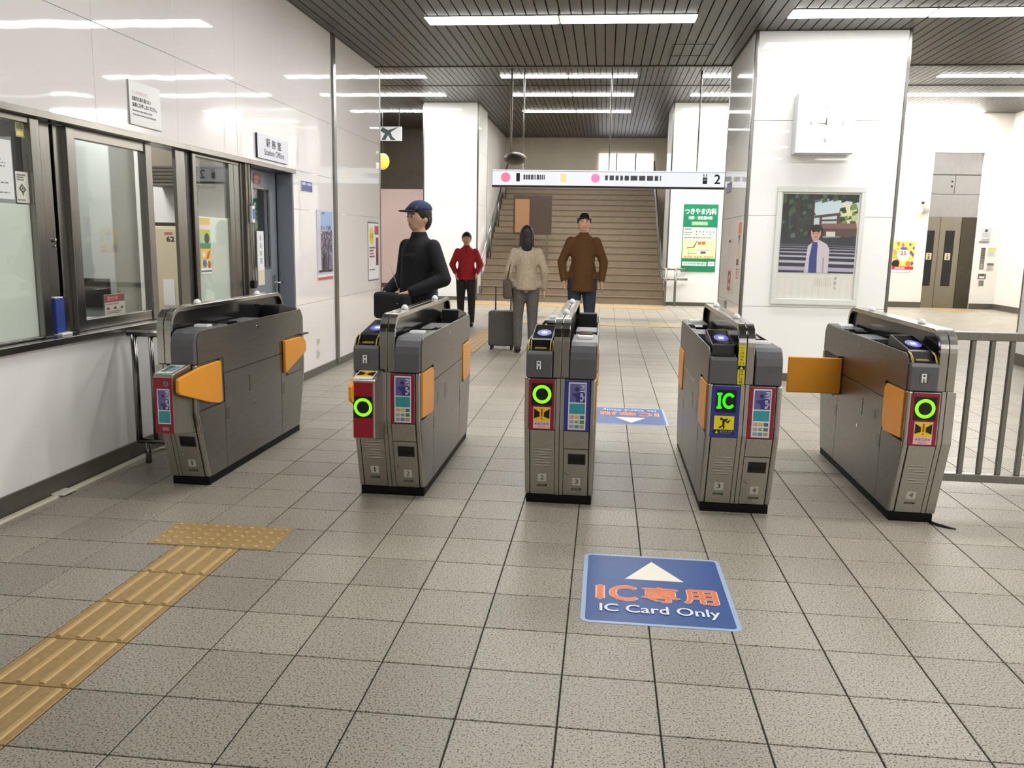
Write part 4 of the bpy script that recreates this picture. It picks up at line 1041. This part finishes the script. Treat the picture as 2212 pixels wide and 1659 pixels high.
for z in (2.82, 2.93): MB().m(DARK).ell((7.93, 20.946, z), .022, 10, 5).build('panel_lock', el)
cm = thing('security_camera', (7.24, 20.9, 2.3), 'white security camera on the wall above the yellow event poster', 'camera')
CW = mat((232, 232, 226), .4)
MB().m(CW).tube([(7.33, 20.895, 2.22), (7.30, 20.75, 2.27)], .03, 10).build('bracket', cm, smooth=True)
MB().m(CW).tube([(7.36, 20.78, 2.24), (7.19, 20.55, 2.42)], .062, 14).build('camera_body', cm, smooth=True)
MB().m(BLACK).tube([(7.19, 20.55, 2.42), (7.183, 20.54, 2.427)], .036, 12).build('lens', cm, smooth=True)
def back_sheet(name, x0, x1, z0, z1, fill, label, cat, draw=None, y=20.899, t=.01, group=None):
    p = Print((x0, y - t, z0), (1, 0, 0), (0, 0, 1), x1 - x0, z1 - z0).rect(0, 0, 1, 1, fill)
    if draw: draw(p)
    p.back(t)
    return tag(p.build(name, origin=((x0 + x1) / 2, y, (z0 + z1) / 2)), label, cat, group)
def d_event(p):
    rnd = random.Random(11)
    for k in range(60):
        u, v = rnd.uniform(.04, .96), rnd.uniform(.2, .97); s_ = rnd.uniform(.04, .1); p.k -= .8
        p.poly([(max(0, u - s_), v), (u, max(.15, v - s_)), (min(1, u + s_), v), (u, min(1, v + s_))], rnd.choice([(246, 214, 70), (240, 170, 60), (250, 230, 120), (120, 90, 160), (226, 120, 90)]))
    p.disc(.48, .56, .30, (250, 248, 246)).text('25', .34, .56, .62, .68, (224, 90, 40), bold=.01).rect(.38, .72, .62, .82, (90, 100, 190)).disc(.16, .27, .18, (50, 36, 34)).rect(0, .08, 1, .18, (226, 40, 70)).lines(.15, .1, .8, .16, 1, (250, 236, 240), 3, .8).disc(.75, .27, .13, (240, 130, 70)).rect(0, 0, 1, .08, (250, 250, 250)).disc(.86, .04, .03, (90, 180, 180))
back_sheet('event_poster', 6.74, 7.225, .83, 1.54, (250, 224, 110), 'yellow and pink event poster under the security camera', 'poster', d_event)
back_sheet('elevator_sign', 8.665, 8.885, 1.60, 1.885, (206, 208, 212), 'grey elevator sign plate above the dark ledge beside the elevator', 'sign', lambda p: p.disc(.5, .78, .15, (70, 70, 74)).lines(.15, .25, .85, .6, 3, (150, 152, 156), 2, .4).rect(.1, .03, .9, .07, (90, 90, 94)))
bx(mat((96, 94, 92), .4), 8.64, 8.86, 20.86, 20.899, 1.555, 1.575).build('handrail_ledge', origin=(8.75, 20.88, 1.56)); tag(bpy.data.objects['handrail_ledge'], 'thin dark ledge under the elevator sign plate', 'ledge')
def d_call(p):
    for k in range(5): p.rect(.2, .93 - .1 * k, .9, .97 - .1 * k, (50, 48, 60))
    p.disc(.5, .22, .2, (190, 188, 180)).disc(.5, .10, .2, (190, 188, 180))
back_sheet('call_panel', 8.70, 8.80, .93, 1.43, (122, 116, 106), 'tall grey elevator call panel beside the yellow notice', 'panel', d_call, t=.02)
back_sheet('yellow_notice', 8.86, 9.03, 1.23, 1.43, (214, 212, 206), 'notice with a yellow heading beside the elevator call panel', 'notice', lambda p: p.rect(0, .72, 1, 1, (222, 206, 96)).lines(.1, .1, .9, .65, 4, (170, 168, 166), 3, .4))
back_sheet('grey_notice', 8.87, 9.02, .90, 1.075, (196, 194, 186), 'small notice with a dark heading beside the lower call panel', 'notice', lambda p: p.rect(0, .7, 1, 1, (110, 104, 98)).lines(.1, .1, .9, .6, 3, (140, 138, 134), 4, .5))
back_sheet('button_box', 8.69, 8.87, .71, .83, (116, 112, 104), 'low wheelchair button box under the elevator call panel', 'button box', lambda p: p.rect(.2, .15, .8, .5, (220, 218, 210)).rect(.25, .6, .75, .85, (50, 48, 46)), t=.02)
back_sheet('wall_plate', 8.73, 8.84, .55, .67, (110, 108, 102), 'lowest square steel plate under the wheelchair button box', 'plate', lambda p: p.rect(.2, .2, .8, .8, (130, 128, 122)), t=.01)

# ================================================================== HALL: STAIR SIDE
def d_clinic(p):
    GN = (28, 138, 96)
    p.rect(.0, .66, 1, 1, GN).text('つきやま内科', .04, .85, .95, .94, (244, 250, 248), bold=.006).text('内科・消化器内科', .16, .775, .84, .825, (236, 246, 242), bold=.004).rect(.25, .69, .72, .745, (150, 206, 150)).text('診療時間 内', .28, .70, .68, .738, (240, 250, 236))
    p.rect(.02, .475, .98, .66, (226, 238, 224)).lines(.06, .615, .34, .65, 1, (90, 110, 100), 3, .6)
    for k in range(6):
        p.disc(.40 + .10 * k, .595, .016, (40, 50, 46))
        if k % 2 == 0: p.disc(.40 + .10 * k, .555, .016, (40, 50, 46))
    p.lines(.06, .54, .32, .60, 2, (110, 124, 116), 5, .5).lines(.06, .495, .92, .52, 1, (110, 116, 96), 6, .5)
    p.rect(.02, .20, .98, .475, (248, 244, 186)).text('診察', .46, .405, .68, .45, (228, 84, 60), bold=.006).poly([(.15, .36), (.33, .37), (.42, .46), (.44, .46), (.36, .36), (.15, .345)], (100, 96, 80)).rect(.16, .27, .5, .278, (140, 136, 110)).rect(.2, .24, .208, .34, (140, 136, 110)).rect(.45, .26, .80, .32, (250, 250, 250)).text('当院', .55, .272, .7, .305, (40, 40, 40), bold=.006).rect(.45, .322, .80, .327, (120, 116, 100))
    p.text('072-367-3241', .08, .205, .92, .235, (214, 130, 70), bold=.003).rect(0, 0, 1, .18, GN).rect(.03, .09, .74, .15, (222, 238, 230)).text('つきやま内科 検診案内', .07, .105, .70, .138, (50, 70, 62)).rect(.78, .09, .97, .155, (240, 246, 252)).text('内科', .82, .11, .93, .138, (60, 60, 110))
back_sheet('clinic_poster', 1.70, 2.46, .775, 2.27, (30, 138, 98), 'tall green clinic advert with a yellow map on the white pillar by the stairs', 'poster', d_clinic, y=19.448)
hs = thing('hanging_sign', (0, 16.05, 2.4), 'long white hanging direction sign with the platform number 2 above the hall', 'sign')
bx(mat((226, 230, 238), .35, emit=.35), -2.16, 2.3, 16.0, 16.12, 2.42, 2.70).build('sign_box', hs, bevel=.004)
bx(mat((70, 70, 70), .4), -2.17, 2.31, 15.99, 16.13, 2.385, 2.418).build('sign_edge', hs)
p = Print((-2.16, 15.997, 2.42), (1, 0, 0), (0, 0, 1), 4.46, .28)
p.rect(.0, .9, 1, .93, (196, 206, 224))
p.rect(.868, .20, .886, .62, (60, 62, 68)).rect(.871, .40, .883, .54, (214, 220, 230)).rect(.870, .66, .8735, .84, (60, 62, 68)).rect(.881, .66, .8845, .84, (60, 62, 68)).text('2', .915, .22, .938, .80, (44, 46, 52), bold=.001).disc(.975, .5, .006, (44, 46, 52))
p.disc(.055, .5, .020, (226, 120, 150), .4).disc(.43, .5, .018, (222, 130, 180), .4).rect(.285, .2, .31, .8, (236, 214, 160), .35).text('1', .10, .24, .115, .78, (60, 62, 70)).lines(.13, .3, .26, .75, 1, (150, 156, 170), 3, .7).lines(.47, .3, .8, .75, 1, (150, 156, 170), 4, .7)
p.build('sign_print', hs)
for x in (-1.6, 0., 1.6): MB().m(STEEL_D).tube([(x, 16.06, 2.70), (x, 16.06, ZH)], .014, 8).build('hanger', hs, smooth=True)
# second sign with a camera cluster above the band
dm = thing('dome_camera', (-1.72, 15.6, 2.76), 'dark camera housing hanging over the long white sign', 'camera')
MB().m(mat((92, 82, 76), .5)).ell((-1.70, 15.6, 2.86), (.21, .17, .12), 16, 8).build('camera_housing', dm, smooth=True)
MB().m(mat((170, 166, 158), .5)).tube([(-1.78, 15.6, 2.9), (-1.78, 15.6, ZH)], .02, 10).build('drop_pipe', dm, smooth=True)
# stair head window
sw = struct('window_6', MB().m(mat((250, 250, 255), .4, emit=.7)).box(-.3, 1.3, 25.86, 25.9, 3.1, 4.0))
for a in (.22, .78): bx(STEEL_D, a - .02, a + .02, 25.84, 25.86, 3.1, 4.0).build('window_post', sw)
area('stair_lamp_light', -.8, 23.5, 4.4, 3.2, .3, 3)
hr = thing('stair_handrail', (1.42, 19.2, 0), 'double steel handrail with posts at the foot of the stairs under the clinic advert', 'handrail')
for z in (.83, .60):
    MB().m(STEEL_H).tube([(1.85, 19.36, z), (1.55, 19.30, z), (1.40, 19.24, z), (1.30, 19.30, z), (1.27, 19.6, z + .06), (1.27, 24.8, z + 2.85)], .024, 10).build('rail', hr, smooth=True)
for x, y in ((1.36, 19.23), (1.58, 19.28)): MB().m(STEEL).tube([(x, y, 0), (x, y, .83)], .028, 10).build('post', hr, smooth=True)
hl = thing('stair_handrail', (-2.85, 19.4, 0), 'steel handrail climbing the stairs from the white hall pillar', 'handrail')
MB().m(STEEL_H).tube([(-2.88, 19.3, .83), (-2.88, 24.8, 3.7)], .024, 10).build('rail', hl, smooth=True)
for k in range(4): MB().m(STEEL).tube([(-2.88, 19.6 + 1.5 * k, .16 + .8 * k), (-2.88, 19.6 + 1.5 * k, .98 + .78 * k)], .02, 8).build('post', hl, smooth=True)
bo = thing('advert_board', (-1.9, 20.6, 1.0), 'dark brown advert board above the first steps, beside the white hall pillar', 'board')
bx(mat((66, 52, 42), .5), -2.3, -1.35, 20.9, 20.96, 1.55, 2.5).build('board_face', bo, bevel=.006)
bx(mat((150, 110, 76), .5), -2.25, -1.9, 20.89, 20.90, 1.6, 2.4).build('board_picture', bo)
for x in (-2.2, -1.45): bx(STEEL_D, x - .02, x + .02, 20.91, 20.95, .79, 1.56).build('leg', bo)
# left recess things
sg = thing('exit_sign', (-5.2, 20.5, 3.7), 'small white hanging sign with a dark figure past the end of the office wall', 'sign')
bx(mat((216, 222, 226), .4), -5.66, -5.0, 20.5, 20.56, 3.72, 4.05).build('sign_box', sg)
p = Print((-5.66, 20.497, 3.72), (1, 0, 0), (0, 0, 1), .66, .33).rect(0, 0, 1, 1, (222, 226, 230)).poly([(.3, .95), (.5, .75), (.9, .98), (.6, .6), (.65, .3), (.8, .05), (.6, .05), (.5, .4), (.4, .05), (.25, .05), (.38, .5), (.2, .7)], (40, 58, 66)); p.build('sign_print', sg)
for x in (-5.6, -5.06): MB().m(DARK).tube([(x, 20.53, 4.05), (x, 20.53, ZH)], .012, 6).build('hanger', sg)
yl = thing('yellow_lamp', (-5.52, 20.7, 3.1), 'yellow lamp glowing behind the end of the office wall', 'lamp')
MB().m(mat((222, 200, 80), .4, emit=.2)).ell((-5.52, 20.7, 3.25), (.17, .12, .2), 12, 8).build('lamp_glass', yl, smooth=True)
MB().m(DARK).tube([(-5.52, 20.7, 3.43), (-5.52, 20.7, ZH)], .012, 6).build('lamp_rod', yl)

# ================================================================== PEOPLE
def cap_seg(mb, a, ra, b, rb, n=12):
    a, b = Vector(a), Vector(b)
    mb.ell(a, ra, n, 6, -.999, .999); mb.ell(b, rb, n, 6, -.999, .999)
    mb.tube([a, b], [ra, rb], n)
def remesh(o, vox, it=4):
    m = o.modifiers.new('remesh', 'REMESH'); m.mode = 'VOXEL'; m.voxel_size = vox; m.use_smooth_shade = True
    s = o.modifiers.new('smooth', 'SMOOTH'); s.factor = .5; s.iterations = it
def person(label, loc, ang, H, J, col, hair='short', coat_len=.80, extra=None):
    """J: joints at a 1.70 m standing size, facing -y"""
    k = H / 1.70
    r = thing('person', loc, label, 'person')
    ca, sa = math.cos(ang), math.sin(ang)
    def xf(v): return Vector((loc[0] + k * (v.x * ca - v.y * sa), loc[1] + k * (v.x * sa + v.y * ca), loc[2] + k * v.z))
    d = dict(hipL=(.09, 0, .90), hipR=(-.09, 0, .90), knL=(.10, -.02, .48), knR=(-.10, -.02, .48), anL=(.10, .02, .08), anR=(-.10, .02, .08),
             shL=(.160, .01, 1.365), shR=(-.160, .01, 1.365), elL=(.24, .03, 1.12), elR=(-.24, .03, 1.12), wrL=(.25, -.05, .88), wrR=(-.25, -.05, .88), hdL=(0, -.02, -1), hdR=(0, -.02, -1))
    d.update(J)
    V = {q: Vector(p) for q, p in d.items()}
    b = MB().m(col['skin'])
    # torso, neck, head
    b.ell((0, .0, 1.26), (.155, .10, .20), 18, 10, -.999, .999); b.ell((0, .0, .98), (.15, .105, .16), 18, 10, -.999, .999)
    cap_seg(b, (0, .0, 1.0), .115, (0, 0, 1.22), .12)
    cap_seg(b, (0, .012, 1.38), .062, (0, 0, 1.52), .053)
    b.ell((0, -.002, 1.60), (.078, .096, .110), 20, 12, -.999, .999); b.ell((0, -.030, 1.545), (.052, .062, .062), 16, 10, -.999, .999)
    b.ell((0, -.096, 1.572), (.013, .02, .02), 10, 6, -.999, .999); cap_seg(b, (0, -.088, 1.60), .009, (0, -.104, 1.57), .012, 8)
    for s in (-1, 1): b.ell((s * .076, .008, 1.58), (.012, .022, .032), 10, 6, -.999, .999)
    for S in 'LR':
        s = 1 if S == 'L' else -1
        cap_seg(b, (s * .07, .01, 1.34), .050, V['sh' + S] - Vector((0, 0, .012)), .042)
        cap_seg(b, V['sh' + S] - Vector((0, 0, .012)), .042, V['el' + S], .040); cap_seg(b, V['el' + S], .040, V['wr' + S], .027)
        cap_seg(b, V['hip' + S], .092, V['kn' + S], .058); cap_seg(b, V['kn' + S], .056, V['an' + S], .036)
        f = V['an' + S] + Vector((0, -.13, -.045)); cap_seg(b, V['an' + S] + Vector((0, .02, -.035)), .036, f, .030)
        # hand: palm, four fingers, thumb
        dr_ = (V['wr' + S] - V['el' + S]).normalized(); hd = (dr_ * .6 + Vector(d['hd' + S]).normalized() * .4).normalized()
        sd = hd.cross(Vector((s, 0, 0)));
        sd = sd.normalized() if sd.length > .1 else Vector((0, -1, 0))
        w0 = V['wr' + S]; pm = w0 + hd * .075
        for q in (-1, 0, 1): cap_seg(b, w0 + sd * .010 * q, .020, pm + sd * .022 * q, .016, 8)
        nr = hd.cross(sd).normalized() * s
        for q, L in zip((-1.5, -.5, .5, 1.5), (.055, .068, .072, .062)):
            a0 = pm + sd * .021 * q; a1 = a0 + hd * L * .55 - nr * .006; a2 = a1 + hd * L * .42 - nr * .018
            cap_seg(b, a0, .0095, a1, .0088, 8); cap_seg(b, a1, .0088, a2, .0075, 8)
        t0 = w0 + hd * .025 + sd * .026; t1 = t0 + hd * .035 + sd * .028; t2 = t1 + hd * .03 + sd * .006
        cap_seg(b, t0, .012, t1, .0105, 8); cap_seg(b, t1, .0105, t2, .009, 8)
    body = b.build('body', r, xf=xf, smooth=True); remesh(body, .0078 * k, 3)
    # coat
    c = MB().m(col['coat'])
    c.ell((0, .0, 1.26), (.175, .122, .20), 18, 10, -.999, .999); c.ell((0, .0, 1.0), (.172, .128, .20), 18, 10, -.999, .999)
    zt = coat_len
    c.add([], [])
    c.tube([(0, 0, zt), (0, 0, 1.10), (0, .0, 1.30)], [.168, .15, .14], 20)
    cap_seg(c, (-.12, 0, zt + .05), .08, (.12, 0, zt + .05), .08); cap_seg(c, (-.11, .01, 1.35), .066, (.11, .01, 1.35), .066); cap_seg(c, (-.06, .01, 1.39), .06, (.06, .01, 1.39), .06); cap_seg(c, (-.115, 0, .93), .095, (.115, 0, .93), .095)
    cap_seg(c, (0, .01, 1.36), .085, (0, .005, 1.44), .072)
    for S in 'LR':
        cap_seg(c, V['sh' + S], .064, V['el' + S], .058); cap_seg(c, V['el' + S], .060, V['el' + S].lerp(V['wr' + S], .95), .043)
    co = c.build('coat', r, xf=xf, smooth=True); remesh(co, .011 * k, 5)
    t = MB().m(col['legs'])
    cap_seg(t, (-.075, 0, .93), .10, (.075, 0, .93), .10)
    for S in 'LR':
        cap_seg(t, V['hip' + S], .104, V['kn' + S], .072); cap_seg(t, V['kn' + S], .072, V['an' + S] + Vector((0, 0, .02)), .056)
    tr = t.build('trousers', r, xf=xf, smooth=True); remesh(tr, .011 * k, 4)
    for S in 'LR':
        sh = MB().m(col['shoes']); f = V['an' + S] + Vector((0, -.14, -.04))
        cap_seg(sh, V['an' + S] + Vector((0, .025, -.034)), .045, f, .038); sh.build('shoe', r, xf=lambda v: xf(Vector((v.x, v.y, max(v.z, .001)))), smooth=True)
    # face
    for s in (-1, 1):
        MB().m(mat((240, 238, 232), .3)).ell((s * .029, -.083, 1.598), (.013, .008, .008), 10, 6, -.99, .99).m(mat((40, 28, 24), .2)).ell((s * .029, -.0895, 1.598), (.006, .004, .0065), 8, 5, -.99, .99).build('eye', r, xf=xf, smooth=True)
        MB().m(col['hair']).tube([(s * .045, -.080, 1.617), (s * .029, -.090, 1.621), (s * .014, -.091, 1.617)], .004, 6).build('eyebrow', r, xf=xf)
    MB().m(mat((168, 92, 84), .45)).tube([(-.022, -.084, 1.538), (0, -.092, 1.540), (.022, -.084, 1.538)], [.003, .006, .003], 8).build('mouth', r, xf=xf, smooth=True)
    h = MB().m(col['hair'])
    h.ell((0, .014, 1.622), (.090, .100, .108), 20, 10, -.999, .999); h.ell((0, .045, 1.585), (.078, .07, .10), 18, 10, -.999, .999)
    for s in (-1, 1): cap_seg(h, (s * .074, -.01, 1.64), .018, (s * .076, .03, 1.575), .014)
    for q in (-.045, -.015, .015, .045): cap_seg(h, (q, -.035, 1.676), .024, (q * 1.15, -.084, 1.650), .013)
    if hair == 'long':
        h.ell((0, .06, 1.50), (.085, .055, .16), 16, 10, -.999, .999)
        for s in (-1, 1): cap_seg(h, (s * .078, .01, 1.60), .022, (s * .082, .0, 1.44), .02)
    ho = h.build('hair', r, xf=xf, smooth=True); remesh(ho, .009 * k, 3)
    if extra: extra(r, xf, V)
    return r
def cloth(rgb): return mk_rough('cloth_%d_%d_%d' % rgb, rgb, .85, .12, 30, .1)
HB = mat((28, 22, 20), .5)
def off_extra(r, xf, V):
    c = MB().m(cloth((44, 56, 92)))
    c.ell((0, .012, 1.652), (.092, .104, .075), 20, 8, 0, .999); c.ell((0, .012, 1.654), (.094, .106, .022), 20, 4, -.99, .99)
    c.build('cap', r, xf=xf, smooth=True)
    MB().m(cloth((36, 44, 74))).ell((0, -.115, 1.638), (.072, .075, .010), 18, 4, -.99, .99).build('cap_brim', r, xf=xf, smooth=True)
    MB().m(cloth((18, 18, 22))).box(-.20, .17, -.31, -.20, .80, 1.01).build('belt_bag', r, xf=xf, bevel=.03, seg=3)
    MB().m(mat((206, 206, 200), .5)).tube([V['wrR'] + Vector((.05, .0, .22)), V['wrR'] + Vector((.05, .04, .12)), V['wrR'] + Vector((.03, .10, .02)), V['wrR'] + Vector((-.06, .12, -.0))], .004, 6).build('white_cord', r, xf=xf, smooth=True)
person('person in a black coat and dark blue cap behind the gate with the red box', (-1.44, 6.45, 0), math.radians(-38), 1.66,
       dict(elR=(-.27, .05, 1.12), wrR=(-.16, -.20, 1.0), elL=(.27, .03, 1.12), wrL=(.14, -.20, 1.02)),
       dict(skin=SKIN, coat=cloth((20, 21, 26)), legs=cloth((24, 24, 28)), shoes=BLACK, hair=HB), coat_len=.72, extra=off_extra)
person('person in a red jacket and dark trousers standing before the white hall pillar', (-2.23, 13.5, 0), math.radians(8), 1.50,
       dict(elL=(.26, .02, 1.13), elR=(-.26, .02, 1.13), wrL=(.19, -.12, .98), wrR=(-.19, -.12, .98)),
       dict(skin=SKIN, coat=cloth((176, 38, 46)), legs=cloth((44, 42, 40)), shoes=BLACK, hair=HB), coat_len=.86)
person('person in a wide brown coat and dark blue trousers standing before the stairs', (-.29, 11.0, 0), math.radians(5), 1.74,
       dict(elL=(.265, .03, 1.11), elR=(-.265, .03, 1.11), wrL=(.24, -.06, .88), wrR=(-.24, -.06, .88)),
       dict(skin=SKIN, coat=cloth((92, 60, 26)), legs=cloth((48, 58, 72)), shoes=mat((50, 54, 62), .6), hair=HB), coat_len=.74)
def bag_extra(r, xf, V):
    mb = MB().m(cloth((92, 78, 66))).box(.20, .31, -.12, .14, .74, 1.0); mb.build('shoulder_bag', r, xf=xf, bevel=.03, seg=3)
    MB().m(cloth((80, 66, 54))).tube([(.26, -.08, 1.0), (.20, -.06, 1.30), (.14, .0, 1.44), (.20, .06, 1.30), (.26, .1, 1.0)], .010, 6).build('bag_strap', r, xf=xf, smooth=True)
person('person in a light beige coat with a brown shoulder bag next to a dark suitcase', (-.98, 10.5, 0), math.radians(190), 1.56,
       dict(wrL=(.25, -.03, .86), wrR=(-.25, -.02, .86), elR=(-.25, .05, 1.12)),
       dict(skin=SKIN, coat=cloth((176, 160, 138)), legs=cloth((96, 92, 88)), shoes=BLACK, hair=HB), hair='long', coat_len=.86, extra=bag_extra)
su = thing('suitcase', (-1.30, 10.75, 0), 'dark grey wheeled suitcase standing beside the person in the beige coat', 'suitcase')
bx(mk_rough('suitcase_grey', (84, 80, 78), .5, .08, 20), -1.47, -1.13, 10.64, 10.86, .05, .50).build('case_shell', su, bevel=.03, seg=3)
MB().m(BLACK).tube([(-1.40, 10.84, .48), (-1.40, 10.84, .80), (-1.20, 10.84, .80), (-1.20, 10.84, .48)], .010, 8).build('pull_handle', su, smooth=True)
for x in (-1.43, -1.17):
    for y in (10.67, 10.83): MB().m(BLACK).tube([(x - .012, y, .025), (x + .012, y, .025)], .025, 12).build('wheel', su)

if _font_obj is not None:
    cdat = _font_obj.data
    bpy.data.objects.remove(_font_obj); bpy.data.curves.remove(cdat)
